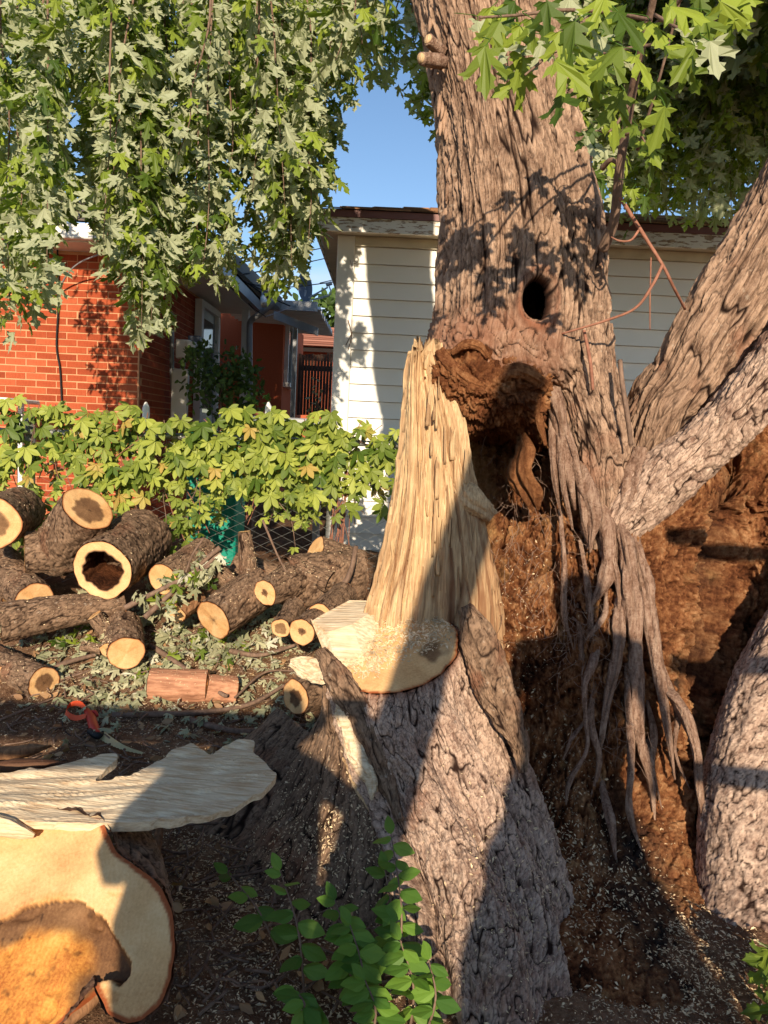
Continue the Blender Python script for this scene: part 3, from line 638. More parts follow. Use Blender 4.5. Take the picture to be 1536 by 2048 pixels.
strip('bark_strip', [(655, 1370), (668, 1440), (700, 1510), (735, 1580), (750, 1630)], [8, 18, 20, 14, 5], [2.78, 2.74, 2.68, 2.60, 2.54], .03, M_BARKD, 510)
strip('split_strip', [(675, 1395), (690, 1440), (712, 1500), (742, 1560), (745, 1600)], [6, 15, 22, 14, 4], [2.62, 2.575, 2.515, 2.45, 2.42], .018, M_PALE, 520)
strip('split_strip', [(695, 1510), (725, 1570), (748, 1620)], [10, 20, 8], [2.58, 2.49, 2.43], .02, M_SPLIT, 530)
strip('split_strip', [(580, 1325), (615, 1335), (655, 1345), (690, 1350)], [6, 22, 22, 10], [2.86, 2.82, 2.76, 2.70], .012, M_PALE, 540)
o = strip('bark_slab', [(930, 1212), (955, 1270), (985, 1340), (1015, 1420), (1040, 1490), (1048, 1545)], [8, 34, 30, 24, 18, 6], [2.80, 2.74, 2.68, 2.62, 2.58, 2.55], .03, M_BARKD, 550)
o['label'] = 'long loose slab of brown bark beside the cut'
strip('bark_slab', [(925, 1285), (960, 1370), (1000, 1440), (1035, 1500)], [6, 14, 13, 5], [2.72, 2.66, 2.60, 2.56], .02, M_BARKD, 560)
o = strip('splintered_chunk', [(915, 965), (945, 1000), (985, 1035)], [16, 24, 12], [2.93, 2.90, 2.92], .03, M_SPLIT, 570)

# hanging and gripping roots over the rot
RT = [([(1098, 752), (1112, 800), (1128, 880), (1140, 960), (1150, 1020)], [20, 20, 15, 12, 8], 3.0, 2.98),
      ([(1110, 800), (1140, 880), (1160, 960), (1170, 1040), (1180, 1100)], [9, 9, 8, 7, 5], 2.97, 2.98), ([(1118, 820), (1122, 900), (1130, 990), (1145, 1060)], [8, 8, 7, 5], 2.98, 2.98),
      ([(1104, 800), (1104, 880), (1110, 960), (1122, 1030)], [8, 7, 6, 4], 2.99, 3.0), ([(1128, 840), (1150, 930), (1166, 1010)], [6, 6, 4], 2.96, 2.97),
      ([(1158, 930), (1176, 985), (1186, 1040), (1180, 1105)], [22, 26, 18, 8], 2.99, 2.96),
      ([(1195, 1000), (1215, 1050), (1222, 1110), (1210, 1160), (1180, 1215)], [16, 18, 20, 18, 9], 3.0, 2.93),
      ([(1230, 1015), (1246, 1080), (1262, 1180), (1272, 1300), (1276, 1400), (1280, 1480), (1300, 1560), (1310, 1640)], [16, 24, 20, 18, 17, 15, 10, 6], 3.02, 2.68),
      ([(1262, 1060), (1288, 1160), (1305, 1260), (1322, 1360), (1335, 1450), (1350, 1560)], [18, 17, 14, 13, 9, 5], 3.0, 2.72),
      ([(1318, 1365), (1348, 1395), (1376, 1440), (1392, 1500), (1398, 1580), (1406, 1640)], [9, 11, 10, 8, 7, 4], 2.84, 2.62),
      ([(1240, 1180), (1240, 1260), (1232, 1330), (1216, 1400), (1205, 1470), (1200, 1510)], [14, 16, 14, 9, 7, 4], 2.92, 2.78),
      ([(1195, 1285), (1185, 1330), (1170, 1370), (1172, 1440), (1174, 1500), (1140, 1560), (1132, 1610)], [12, 13, 6, 5, 5, 6, 3], 2.9, 2.66),
      ([(1172, 1440), (1145, 1475), (1125, 1520)], [4, 4, 2], 2.82, 2.76), ([(1212, 1180), (1208, 1230), (1180, 1270), (1166, 1290)], [5, 6, 5, 3], 2.92, 2.92),
      ([(1290, 1480), (1300, 1530), (1312, 1560)], [10, 10, 6], 2.78, 2.72), ([(1280, 900), (1260, 980), (1240, 1040)], [24, 26, 24], 3.02, 3.0),
      ([(1255, 1420), (1262, 1520), (1258, 1620), (1282, 1700)], [6, 7, 6, 3], 2.78, 2.54), ([(1200, 1560), (1220, 1640), (1232, 1720)], [8, 9, 5], 2.72, 2.48)]
RT += [([(1150+dx, 960+dy), (1165+dx*1.2, 1060+dy), (1172+dx*1.5, 1160+dy), (1180+dx*1.1, 1240+dy)], [4, 6, 5, 3], 2.99, 2.90) for dx, dy in ((-30, 60), (10, 120), (45, 30), (70, 140), (-5, 200))]
RT += [([(1225+dx, 1300+dy), (1222+dx*1.4, 1400+dy), (1235+dx*1.2, 1480+dy), (1228+dx*1.6, 1560+dy)], [4, 6, 5, 2], 2.87, 2.72) for dx, dy in ((-30, 40), (25, 0), (60, 60), (95, 20))]
for i, (pts, rs, Y0, Y1) in enumerate(RT):
    n = len(pts); W_ = [at(x, y, Y0+(Y1-Y0)*k/(n-1)+(.07 if k == 0 else .03 if k == n-1 else .012)) for k, (x, y) in enumerate(pts)]
    rr = [r*Y0/FOC*(0.95 if 0 < k < n-1 else .75 if k == 0 else .35) for k, r in enumerate(rs)]
    V, F = tube(W_, np.array(rr)*(.82 if max(rs) > 12 else 1), 24, 34*n, 1.0, 600+i)
    obj('root', V, F, M_ROOT, TREE)
# fine hair roots, too many to count
hair = []
for i in range(260):
    x, y = rng.choice([(1060, 960), (1130, 1200), (1190, 1330), (1120, 1080), (1220, 1450), (1000, 1120), (1150, 1250)])+rng.normal(0, 45, 2)
    Yb = np.interp(y, [800, 1000, 1200, 1400, 1600], [3.2, 3.1, 2.98, 2.86, 2.7])
    p = at(x, y, Yb-0.03); q = [p]
    d = np.array([rng.normal(0, .5), rng.normal(-.3, .3), -1.0])
    for k in range(5):
        d = d+rng.normal(0, .45, 3); q.append(q[-1]+d/np.linalg.norm(d)*rng.uniform(.012, .03))
    hair.append(tube(q, np.linspace(.0013, .0006, 6), 4))
V, F = joinVF(hair); tag(obj('hair_roots', V, F, M_ROOT, TREE), kind='stuff')
# sprouts: brown stem on the right, red drooping twigs, cut stubs on the left
def stem(name, pts, rs, mat, parent=None, nu=10, wob=.12, seed=0):
    V, F = tube([at(*p) for p in pts], rs, nu, 8*len(pts), wob, seed); return obj(name, V, F, mat, parent or TREE)
stem('sprout', [(1205, 500, 3.05), (1228, 440, 2.98), (1240, 330, 2.9), (1262, 200, 2.8), (1280, 110, 2.7), (1302, 20, 2.62), (1318, -60, 2.55)], [.022, .019, .017, .015, .013, .012, .010], M_TWIG)
stem('sprout', [(1240, 330, 2.9), (1222, 320, 2.9), (1205, 336, 2.95)], [.008, .009, .012], M_TWIG)
stem('sprout', [(1302, 60, 2.62), (1360, 0, 2.5), (1395, -60, 2.4)], [.009, .007, .006], M_TWIG)
stem('twig', [(1240, 395, 2.85), (1275, 450, 2.82), (1325, 530, 2.8), (1345, 570, 2.82), (1370, 618, 2.95)], [.007, .007, .006, .0055, .005], M_REDTWIG)
stem('twig', [(1325, 530, 2.8), (1305, 570, 2.8), (1272, 615, 2.82), (1215, 640, 2.85), (1122, 668, 2.93)], [.006, .006, .005, .005, .004], M_REDTWIG)
stem('twig', [(1302, 515, 3.4), (1300, 600, 3.4), (1300, 660, 3.4)], [.003, .0035, .002], M_REDTWIG)
stem('twig', [(1278, 460, 2.82), (1262, 480, 2.8), (1240, 482, 2.82), (1222, 474, 2.85)], [.005, .004, .004, .002], M_REDTWIG)
stem('twig', [(1240, 720, 2.95), (1245, 770, 2.93), (1255, 830, 2.93), (1262, 890, 2.95)], [.009, .010, .010, .009], M_TWIG)
stem('twig', [(1168, 660, 2.94), (1180, 720, 2.93), (1186, 780, 2.94)], [.006, .007, .006], M_REDTWIG)
for a, b in (((882, 105, 3.15), (856, 78, 3.08)), ((885, 125, 3.12), (842, 116, 3.02))):
    V, F = tube([at(*a), at(*b)], [.025, .020], 18, 16, .5, 4); s_ = obj('branch_stub', V, F, M_ROOT, TREE)
    d = at(*b)-at(*a); d /= np.linalg.norm(d); V, F = tube([at(*b)-d*.001, at(*b)+d*.003], [.018, .017], 14); obj('cut_end', V, F, M_SPLIT, s_)
# shaggy loose plates along the silhouettes
for i in range(70):
    side = rng.integers(0, 3); t = rng.uniform(0, 1)
    if side == 0: y = 40+t*600; x = np.interp(y, [0, 150, 300, 450, 640], [838, 868, 884, 889, 878])+rng.uniform(2, 14); Y = 3.2; dr = (-.1, 1)
    elif side == 1: y = 420+t*400; x = np.interp(y, [300, 450, 640, 760, 850], [1172, 1203, 1213, 1236, 1262])-rng.uniform(2, 20); Y = 3.15; dr = (.05, 1)
    else: y = 350+t*460; x = np.interp(y, [338, 500, 622, 720, 800], [1536, 1440, 1368, 1318, 1262])+rng.uniform(-2, 20); Y = 3.28; dr = (-.6, 1)
    ln = rng.uniform(25, 60); d = np.array(dr)/np.hypot(*dr)*ln/2
    p0, p1 = at(x-d[0], y-d[1], Y), at(x+d[0], y+d[1], Y-rng.uniform(.0, .05))
    a = np.cross(p1-p0, [0, 1, 0]); a = a/np.linalg.norm(a)*rng.uniform(.006, .014)
    V, F = tube([p0, (p0+p1)/2+rng.normal(0, .004, 3), p1], [.004, .011, .003], 6, 8, .6, i); 
    obj('bark_plate', V, F, M_BARK, TREE, attrs={'crack': np.full(len(V), .8), 'cell': np.full(len(V), rng.uniform(.1, .9)), 'red': np.full(len(V), .1)})
# ================================================================ buildings and fence
M_WHITE = plain('white_trim', S(236, 234, 226), 0.6, 0.3, 0.05)
M_SIDING = plain('cream_siding', S(236, 233, 224), 0.55, 0.3, 0.03, 3)
def peel_mat():
    m, nt, b = MAT('peeling_paint', 0.8, 0.2); v = coord(nt, 'Object', (6, 6, 26)); n = noise(nt, v, 1.4, 6, 0.65)
    k = ramp(nt, n, [(0.52, (0, 0, 0)), (0.56, (1, 1, 1))])
    c = mixc(nt, k, S(236, 232, 220), ramp(nt, noise(nt, coord(nt), 30, 3), [(0.3, S(140, 118, 96)), (0.7, S(190, 168, 140))]))
    col(nt, b, c); bump(nt, b, k, 0.4, 0.003); return m
M_PEEL = peel_mat()
M_SOFFIT = plain('soffit', S(206, 196, 172), 0.7)
M_DRIP = plain('brown_drip_edge', S(126, 84, 78), 0.5)
def shingle_mat(name, lo, hi):
    m, nt, b = MAT(name, 0.95, 0.1); oi = nt.nodes.new('ShaderNodeObjectInfo').outputs['Random']
    n = noise(nt, coord(nt), 90, 3); f = math_(nt, 'ADD', math_(nt, 'MULTIPLY', n, 0.5), math_(nt, 'MULTIPLY', attr(nt, 'rnd'), 0.5))
    col(nt, b, ramp(nt, f, [(0.25, lo), (0.75, hi)])); bump(nt, b, n, 0.5, 0.004); return m
M_SHING = shingle_mat('brown_shingle', S(104, 76, 56), S(168, 126, 92))
M_SHING2 = shingle_mat('red_brown_shingle', S(120, 78, 66), S(168, 120, 104))
M_SHING3 = shingle_mat('dark_shingle', S(78, 70, 64), S(120, 108, 98))
def brick_mat():
    m, nt, b = MAT('red_brick', 0.9, 0.15); oi = nt.nodes.new('ShaderNodeObjectInfo').outputs['Random']
    v = coord(nt, 'Object', (110, 110, 6)); st = noise(nt, v, 1.0, 3, 0.6); n = noise(nt, coord(nt), 40, 4)
    r = nd(nt, 'Math', 0, {'operation': 'FRACT'}, _0=math_(nt, 'ADD', oi, attr(nt, 'rnd')))
    f = math_(nt, 'ADD', math_(nt, 'MULTIPLY', r, 0.45), math_(nt, 'ADD', math_(nt, 'MULTIPLY', st, 0.3), math_(nt, 'MULTIPLY', n, 0.3)))
    col(nt, b, ramp(nt, f, [(0.2, S(132, 58, 36)), (0.55, S(168, 80, 50)), (0.9, S(190, 104, 70))])); bump(nt, b, st, 0.6, 0.004); return m
M_BRICK = brick_mat()
M_MORTAR = plain('mortar', S(205, 150, 112), 0.95, 0.1, 0.15, 12)
M_GREY = plain('grey_metal', S(150, 152, 154), 0.45, 0.5, 0.08, 8, 0.3)
M_GALV = plain('galvanised_steel', S(158, 158, 154), 0.4, 0.5, 0.12, 20, 0.6)
M_WIRE = plain('galvanised_wire', S(140, 140, 134), 0.45, 0.5, 0.1, 30, 0.5)
M_BLACK = plain('black_cable', S(26, 26, 28), 0.6)
M_DARK = plain('dark_interior', S(34, 26, 24), 0.9)
def glass_mat():
    m, nt, b = MAT('window_glass', 0.06, 0.5); n = noise(nt, coord(nt), 2, 2)
    col(nt, b, ramp(nt, n, [(0.3, S(26, 32, 34)), (0.7, S(44, 52, 54))])); return m
M_GLASS = glass_mat()
M_FENCEW = plain('dark_fence_board', S(74, 58, 48), 0.9, 0.1, 0.25, 9)
M_BLUEG = plain('dish_grey', S(84, 92, 106), 0.5)
M_TEAL = plain('teal_plastic', S(16, 140, 118), 0.4, 0.4, 0.06)

# ---- garage: clad wall facing the yard at Y = 7.2
GYW = 7.2
pc = at(660, 812, GYW); cz = at(697, 474, GYW)
GX0 = at(676, 640, GYW)[0]; GZT = at(700, 472, GYW)[2]; GZB = 0.38; GX1 = GX0+4.6
GAR = empty('garage', (GX0+2.3, GYW+2.5, GZB)); tag(GAR, 'cream clad garage with peeling fascia and brown shingle roof behind the maple', 'garage')
part('wall', box(GX0+.02, GX1-.02, GYW+.02, GYW+5, GZB, GZT), M_SOFFIT, GAR)
EXP = 33.0*GYW/FOC
nrow = int((GZT-GZB)/EXP)+1
for i in range(nrow):                                   # lap siding, one double course a plank
    z1 = GZT-.09-i*EXP; z0 = max(z1-EXP, GZB); h = (z1-z0)/2; x0, x1 = GX0+.135, GX1
    Vp = []
    for x in (x0, x1):
        Vp += [(x, GYW+.004, z1-.001), (x, GYW-.008, z1-h), (x, GYW-.0085, z1-h-.004), (x, GYW-.020, z0+.004), (x, GYW+.010, z0+.002)]
    F = np.array([[k, k+1, k+6, k+5] for k in range(4)])
    obj('siding_plank', np.array(Vp), [F], M_SIDING, GAR, False)
bevel_obj(part('corner_trim', box(GX0-.03, GX0+.13, GYW-.034, GYW+.12, GZB, GZT-.002), M_WHITE, GAR), .006)
part('frieze_board', box(GX0+.13, GX1, GYW-.03, GYW+.015, GZT-.088, GZT-.003), M_SOFFIT, GAR)
OV = 0.20
part('soffit', box(GX0-.20, GX1+.2, GYW-OV+.01, GYW+.6, GZT, GZT+.02), M_SOFFIT, GAR)
part('fascia_board', box(GX0-.215, GX1+.2, GYW-OV-.02, GYW-OV+.01, GZT-.015, GZT+.105), M_PEEL, GAR)
part('fascia_board', box(GX0-.235, GX0-.215, GYW-OV-.02, GYW+5, GZT-.015, GZT+.12), M_PEEL, GAR)
part('drip_edge', box(GX0-.26, GX1+.2, GYW-OV-.034, GYW-OV+.02, GZT+.107, GZT+.168), M_DRIP, GAR)
part('drip_edge', box(GX0-.262, GX0-.238, GYW-OV-.03, GYW+5, GZT+.10, GZT+.166), M_DRIP, GAR)
part('soffit', box(GX0-.215, GX0-.01, GYW+.6, GYW+5, GZT, GZT+.02), M_SOFFIT, GAR)
# hip roof: shingle courses on the slope facing the yard, rising away from the eave and in from the left hip
SLp = 0.32; eY = GYW-OV-.05; eZ = GZT+.17; HX = GX0-.27
part('roof_deck', (np.array([[HX, eY+.01, eZ-.005], [GX1+.3, eY+.01, eZ-.005], [GX1+.3, eY+2.6, eZ+2.6*SLp-.005], [HX+2.6, eY+2.6, eZ+2.6*SLp-.005], [HX, eY+5.3, eZ-.005]]), [np.array([[0, 1, 2, 3]]), np.array([[0, 3, 4]])]), M_DARK, GAR)
sh_big, sh_rest = 0, []
for r in range(18):
    yy = eY+r*.142; zz = eZ+r*.142*SLp; x = HX+r*.142-.02+ (r % 2)*.13
    while x < GX1+.2:
        wd = .26+.06*rng.random(); p = np.array([[x, yy, zz], [x+wd-.008, yy, zz], [x+wd-.008, yy+.165, zz+.165*SLp-.006], [x, yy+.165, zz+.165*SLp-.006]]); t = np.array([0, 0, .010+.004*rng.random()])
        p[:, 2] += .002
        Vs = np.vstack([p, p+t]); Fq = np.array([[4, 5, 6, 7], [0, 1, 5, 4], [1, 2, 6, 5], [3, 0, 4, 7]])
        rv = rng.random()
        o_ = obj('shingle', Vs, [Fq], M_SHING, GAR, False, {'rnd': np.full(8, rv)}) if sh_big < 260 else sh_rest.append((Vs, Fq, rv))
        sh_big += 1; x += wd
if sh_rest:
    V, F = joinVF([(a, [b]) for a, b, _ in sh_rest]); tag(obj('shingles', V, F, M_SHING, GAR, False, {'rnd': np.repeat([c for *_, c in sh_rest], 8)}), kind='stuff')
# dead vine tendrils stuck to the corner
V, F = joinVF([tube([at(696, 640, GYW-.05), at(703, 670, GYW-.05), at(696, 700, GYW-.05)], .004, 5, 12, .5, 1), tube([at(703, 668, GYW-.05), at(692, 690, GYW-.05)], .004, 5, 6, .5, 2), tube([at(700, 520, GYW-.05), at(706, 540, GYW-.05)], .002, 5)])
tag(obj('dead_tendril', V, F, M_TWIG), 'dry brown tendril clinging to the white garage corner', 'vine')

# ---- brick house at Y = 7.7
HY = 7.7; HXR = at(277, 720, HY)[0]; HZT = at(200, 506, HY)[2]; HZB = .38
HOUSE = empty('brick_house', (HXR-2, HY+3, HZB)); tag(HOUSE, 'red brick bungalow with shaded side porch behind the leafy fence', 'house')
part('wall', box(HXR-4.6, HXR+.010, HY-.011, HY+3.6, HZB, HZT), M_MORTAR, HOUSE)
BH = 13.62*HY/FOC; BL = BH*2.95
def brick_mesh(l, h, d):
    V, F = box(0, l, -d, d, 0, h); V = V.copy(); return mk('brick', V, F, False)
mB = brick_mesh(BL-.011, BH-.012, .016); mB.materials.append(M_BRICK)
mS = brick_mesh(BL-.010, BH-.011, .016); mS.materials.append(M_BRICK)
nb = 0; rest = []
rows = int((HZT-HZB)/BH)
for r in range(rows):
    z = HZT-.02-(r+1)*BH; off = (r % 2)*BL/2; vis = z > 1.55
    for c in range(24):
        x1 = HXR-off-c*BL+ (0 if r % 2 == 0 else 0)
        if c == 0 and r % 2: # closer at the corner
            M_ = Matrix.Translation((HXR-BL/2, HY, z)) @ Matrix.Diagonal((.5, 1, 1, 1)); 
            if vis: inst('brick', mB, HOUSE, M_); nb += 1
            else: rest.append((np.array(box(HXR-BL/2, HXR-.006, HY-.016, HY+.016, z, z+BH-.011)[0])))
        x0 = x1-BL
        if x0 < HXR-4.6: break
        jit = rng.normal(0, .0018, 3)
        if vis and c < 9: inst('brick', mB, HOUSE, Matrix.Translation((x0+.005+jit[0], HY+jit[1], z+jit[2]*.5)) @ Matrix.Rotation(rng.normal(0, .004), 4, 'Y')); nb += 1
        else: rest.append(box(x0+.005, x1-.005, HY-.016, HY+.016, z, z+BH-.011)[0])
    for c in range(14):                                  # side wall, running back
        y0 = HY+.02+off*.6+c*BL
        if y0 > HY+3.4: break
        if vis and c < 4: inst('brick', mS, HOUSE, Matrix.Translation((HXR, y0, z)) @ Matrix.Rotation(math.pi/2, 4, 'Z')); nb += 1
        else: rest.append(box(HXR-.016, HXR+.016, y0, y0+BL-.010, z, z+BH-.011)[0])
V, F = joinVF([(v, [np.array([[0,2,3,1],[4,5,7,6],[0,1,5,4],[2,6,7,3],[0,4,6,2],[1,3,7,5]])]) for v in rest])
tag(obj('bricks', V, F, M_BRICK, HOUSE, False, {'rnd': np.repeat(rng.random(len(rest)), 8)}), kind='stuff')
# eaves
part('soffit', box(HXR-4.8, HXR+.55, HY-.42, HY+3.6, HZT, HZT+.03), M_WHITE, HOUSE)
bevel_obj(part('gutter', box(HXR-4.8, HXR+.62, HY-.52, HY-.42, HZT+.01, HZT+.15), M_WHITE, HOUSE), .01)
part('gutter', box(HXR+.55, HXR+.64, HY-.42, HY+3.6, HZT+.012, HZT+.15), M_GREY, HOUSE)
rf = [[HXR-4.9, HY-.5, HZT+.16], [HXR+.66, HY-.5, HZT+.16], [HXR+.66, HY+5.6, HZT+.16], [HXR-2.2, HY+2.55, HZT+1.25], [HXR-4.9, HY+2.55, HZT+1.25]]
ROOF = part('roof', (np.array(rf), [np.array([[0, 1, 3, 4]]), np.array([[1, 2, 3]])]), M_SHING3, HOUSE)
rr_ = []
for r in range(14):
    y0 = HY-.52+r*.2; z0 = HZT+.17+(r*.2)*.357
    rr_.append((box(HXR-4.9, HXR+.62-r*.19, y0, y0+.21, z0, z0+.012)[0]+np.array([[0, 0, .07*(k in (2, 3, 6, 7))] for k in range(8)]), [box(0, 1, 0, 1, 0, 1)[1][0]]))
V, F = joinVF(rr_); tag(obj('shingle_courses', V, F, M_SHING3, ROOF, False, {'rnd': np.repeat(rng.random(14), 8)}), kind='stuff')
# side door and frame on the receding wall, then the far wall of the porch
def side(x, y0, y1, z0, z1, t, name, mat, par=HOUSE): return part(name, box(x, x+t, y0, y1, z0, z1), mat, par)
zt = HZT-.12
DO = side(HXR+.02, HY+2.10, HY+3.05, HZB+.1, zt, .05, 'door', M_GREY)
for a, b, c_, d in ((2.05, 2.16, HZB+.1, zt+.06), (2.99, 3.10, HZB+.1, zt+.06)): side(HXR+.03, HY+a, HY+b, c_, d, .09, 'frame', M_WHITE, DO)
side(HXR+.03, HY+2.16, HY+2.99, zt-.02, zt+.06, .09, 'frame', M_WHITE, DO); side(HXR+.03, HY+2.3, HY+2.85, 1.55, 1.65, .06, 'frame', M_WHITE, DO)
side(HXR+.035, HY+2.28, HY+2.87, 1.68, zt-.14, .045, 'pane', M_GLASS, DO); side(HXR+.035, HY+2.28, HY+2.87, .8, 1.5, .045, 'pane', M_GLASS, DO)
PX = at(490, 700, 10.9)[0]
bevel_obj(part('porch_post', box(PX-.05, PX+.05, 10.85, 10.95, HZB, HZT+.02), M_WHITE, HOUSE), .008)
V, F = joinVF([tube([at(549, 590, 10.6), at(545, 606, 10.6), at(520, 628, 10.65), at(502, 642, 10.7), at(499, 670, 10.72), at(500, 820, 10.72)], .042, 10, 40)])
obj('downspout', V, F, M_GREY, HOUSE)
# porch gable end / rake board sloping down to the right
part('rake_board', obox(at(470, 520, 10.3), at(562, 606, 11.4), (0, .03, 0), (.02, 0, .07)), M_GREY, HOUSE)
part('porch_ceiling', (np.array([at(400, 520, 8.6), at(470, 528, 10.3), at(560, 608, 11.4), at(430, 600, 11.4), at(350, 560, 9.0)]), [np.array([[0, 1, 2, 3]]), np.array([[0, 3, 4]])]), M_WHITE, HOUSE)
FW = 13.2
xa, xb = at(330, 700, FW)[0], at(566, 700, FW)[0]
part('rear_wall', box(xa, xb, FW, FW+3, HZB, at(500, 622, FW)[2]), M_BRICK, HOUSE, attrs={'rnd': np.full(8, .2)})
rw = part('rear_window', box(xb-.02, xb+.04, FW+.25, FW+.85, at(560, 760, FW)[2], at(560, 650, FW)[2]), M_GLASS, HOUSE)
part('frame', box(xb-.01, xb+.07, FW+.20, FW+.27, at(560, 765, FW)[2], at(560, 645, FW)[2]), M_WHITE, rw); part('frame', box(xb-.01, xb+.07, FW+.83, FW+.9, at(560, 765, FW)[2], at(560, 645, FW)[2]), M_WHITE, rw)
part('sill', box(xb-.02, xb+.12, FW+.15, FW+.95, at(560, 772, FW)[2], at(560, 763, FW)[2]), M_WHITE, rw)
bevel_obj(part('porch_post', box(at(585, 700, 12)[0], at(594, 700, 12)[0], 11.96, 12.04, HZB, at(590, 640, 12)[2]), M_GREY, HOUSE), .008)
# corrugated patio cover: sheet slopes down towards the right, its wavy end shows
def corrugated(y0, y1, xl, xr, zl, zr, amp=.05, wl=.30):
    ys = np.arange(y0, y1, wl/8); z = amp*np.sin(2*np.pi*(ys-y0)/wl); V = []
    for x, zz in ((xl, zl), (xr, zr)):
        V += [(x, y, zz+d) for y, d in zip(ys, z)]
    n = len(ys); F = np.stack([np.arange(n-1), np.arange(1, n), n+np.arange(1, n), n+np.arange(n-1)], 1); V = np.array(V)
    V2 = np.vstack([V, V-np.array([0, 0, .004])]); return V2, [np.vstack([F, F[:, ::-1]+2*n])]
a_, b_ = at(432, 604, 11.5), at(640, 622, 11.5)
part('corrugated_roof', corrugated(11.5, 14.2, a_[0], b_[0], a_[2]+.02, b_[2]+.02), M_WHITE, HOUSE, sm=True)
part('cover_beam', box(a_[0], b_[0]-.04, 11.42, 11.5, b_[2]-.02, a_[2]+.06), M_GREY, HOUSE)
part('side_fascia', obox(at(548, 630, 11.3), at(636, 664, 12.0), (0, .03, 0), (0, 0, .06)), M_GREY, HOUSE)
# dish
DSH = empty('satellite_dish', at(612, 600, 12.2)); tag(DSH, 'dark grey oval satellite dish on the patio cover', 'satellite dish')
th = np.linspace(0, 2*np.pi, 28, endpoint=False); c0 = at(610, 574, 12.2); V = []
for r_, dp in ((0.02, .07), (.5, .045), (1, 0)):
    V += [c0+np.array([math.cos(t)*.12*r_-.03*math.sin(t)*r_, -.06*math.cos(t)*r_+dp, math.sin(t)*.235*r_]) for t in th]
V = np.array(V); V2 = np.vstack([V, V+np.array([0, .012, 0])]); F = grid_faces(3, 28, True); obj('reflector', V2, [np.vstack([F, F+84])], M_BLUEG, DSH)
for nm, q, r_, k_ in (('arm', [(618, 595, 12.1), (655, 575, 11.8)], .012, None), ('arm', [(622, 600, 12.1), (660, 590, 11.8), (657, 568, 11.8)], .010, 8), ('receiver', [(652, 570, 11.8), (664, 566, 11.8)], .03, 3), ('mast', [(612, 580, 12.25), (606, 632, 12.3)], .02, None)):
    V, F = tube([at(*p) for p in q], r_, 8, k_); obj(nm, V, F, M_GREY, DSH)
# meter, conduit, panel, lamp
MET = empty('electric_meter', at(375, 790, 8.8)); tag(MET, 'pale electric meter box on grey conduit at the brick corner', 'meter box')
bevel_obj(part('box', obox(at(368, 680, 8.6), at(368, 718, 8.6), (.08, 0, 0), (0, .06, 0)), M_WHITE, MET), .01)
bevel_obj(part('box', obox(at(384, 684, 8.55), at(384, 704, 8.55), (.05, 0, 0), (0, .05, 0)), M_WHITE, MET), .01)
bevel_obj(part('disconnect', obox(at(390, 672, 8.75), at(390, 716, 8.75), (.07, 0, 0), (0, .05, 0)), M_BLUEG, MET), .01)
V, F = tube([at(344, 660, 8.6), at(344, 760, 8.6), at(348, 786, 8.6), at(362, 792, 8.6)], .024, 10, 30); obj('conduit', V, F, M_GREY, MET)
bevel_obj(part('lower_panel', obox(at(362, 738, 8.6), at(358, 840, 8.6), (.09, 0, 0), (0, .04, 0)), M_WHITE, MET), .01)
V, F = tube([at(368, 718, 8.6), at(364, 742, 8.6)], .03, 8); obj('conduit', V, F, M_GREY, MET)
LMP = empty('porch_lamp', at(527, 604, 10.4)); tag(LMP, 'small white flood lamp under the porch eave', 'lamp')
V, F = tube([at(526, 594, 10.4), at(527, 600, 10.35), at(529, 610, 10.3)], [.03, .045, .05], 12, 6); obj('lamp_head', V, F, M_WHITE, LMP); V, F = tube([at(524, 584, 10.45), at(526, 596, 10.4)], .015, 8); obj('bracket', V, F, M_GREY, LMP)
# cables
CB = [([(115, 500, HY-.05), (117, 600, HY-.04), (113, 690, HY-.04), (120, 740, HY-.04), (124, 815, HY-.04)], .012, 'black cable hanging down the sunlit brick wall'), ([(118, 580, HY-.06), (135, 548, HY-.2), (160, 525, HY-.3), (200, 508, HY-.4)], .010, 'grey cable looping from the eave to the brick wall'),
      ([(470, 560, 10.2), (560, 575, 11), (700, 560, 13)], .010, 'black cable sagging from the porch eave to the dish'), ([(480, 525, 10.2), (640, 497, 16), (760, 470, 22)], .012, 'upper power line crossing the sky to the garage'), ([(482, 550, 10.2), (645, 518, 16), (760, 490, 22)], .012, 'lower power line crossing the sky to the garage'),
      ([(400, 545, 9.6), (440, 570, 10), (485, 562, 10.4), (530, 590, 10.8), (580, 612, 11.2)], .012, 'black wire bundle strung under the porch eave'), ([(478, 575, 10.2), (500, 610, 10.4), (532, 634, 10.6)], .008, 'thin black wire drooping behind the downspout'), ([(530, 634, 10.6), (590, 612, 11.4), (660, 588, 12)], .007, 'pale thin wire from the porch to the dish arm'), ([(640, 566, 18), (700, 552, 22)], .014, 'short stretch of power line beside the garage eave')]
for pts, r_, lab in CB:
    V, F = tube([at(*p) for p in pts], r_*.8, 6, 30); tag(obj('cable', V, F, M_BLACK if 'grey' not in lab and 'pale' not in lab else M_GREY), lab, 'cable', 'cables on the brick house')
V, F = joinVF([tube([at(*p) for p in q], .007, 5, 16) for q in ([(400, 560, 10), (450, 580, 10.2), (484, 566, 10.3)], [(484, 560, 10.3), (540, 585, 10.8), (575, 578, 11.2)], [(410, 540, 10), (470, 556, 10.2)])])
tag(obj('cable', V, F, M_BLACK), 'tangle of black wires where the service drop meets the eave', 'cable', 'cables on the brick house')
V, F = tube([at(473, 576, 10.25), at(480, 562, 10.25)], [.04, .03], 10, 4); tag(obj('insulator', V, F, M_GREY), 'grey insulator at the tangle of eave wires', 'insulator')
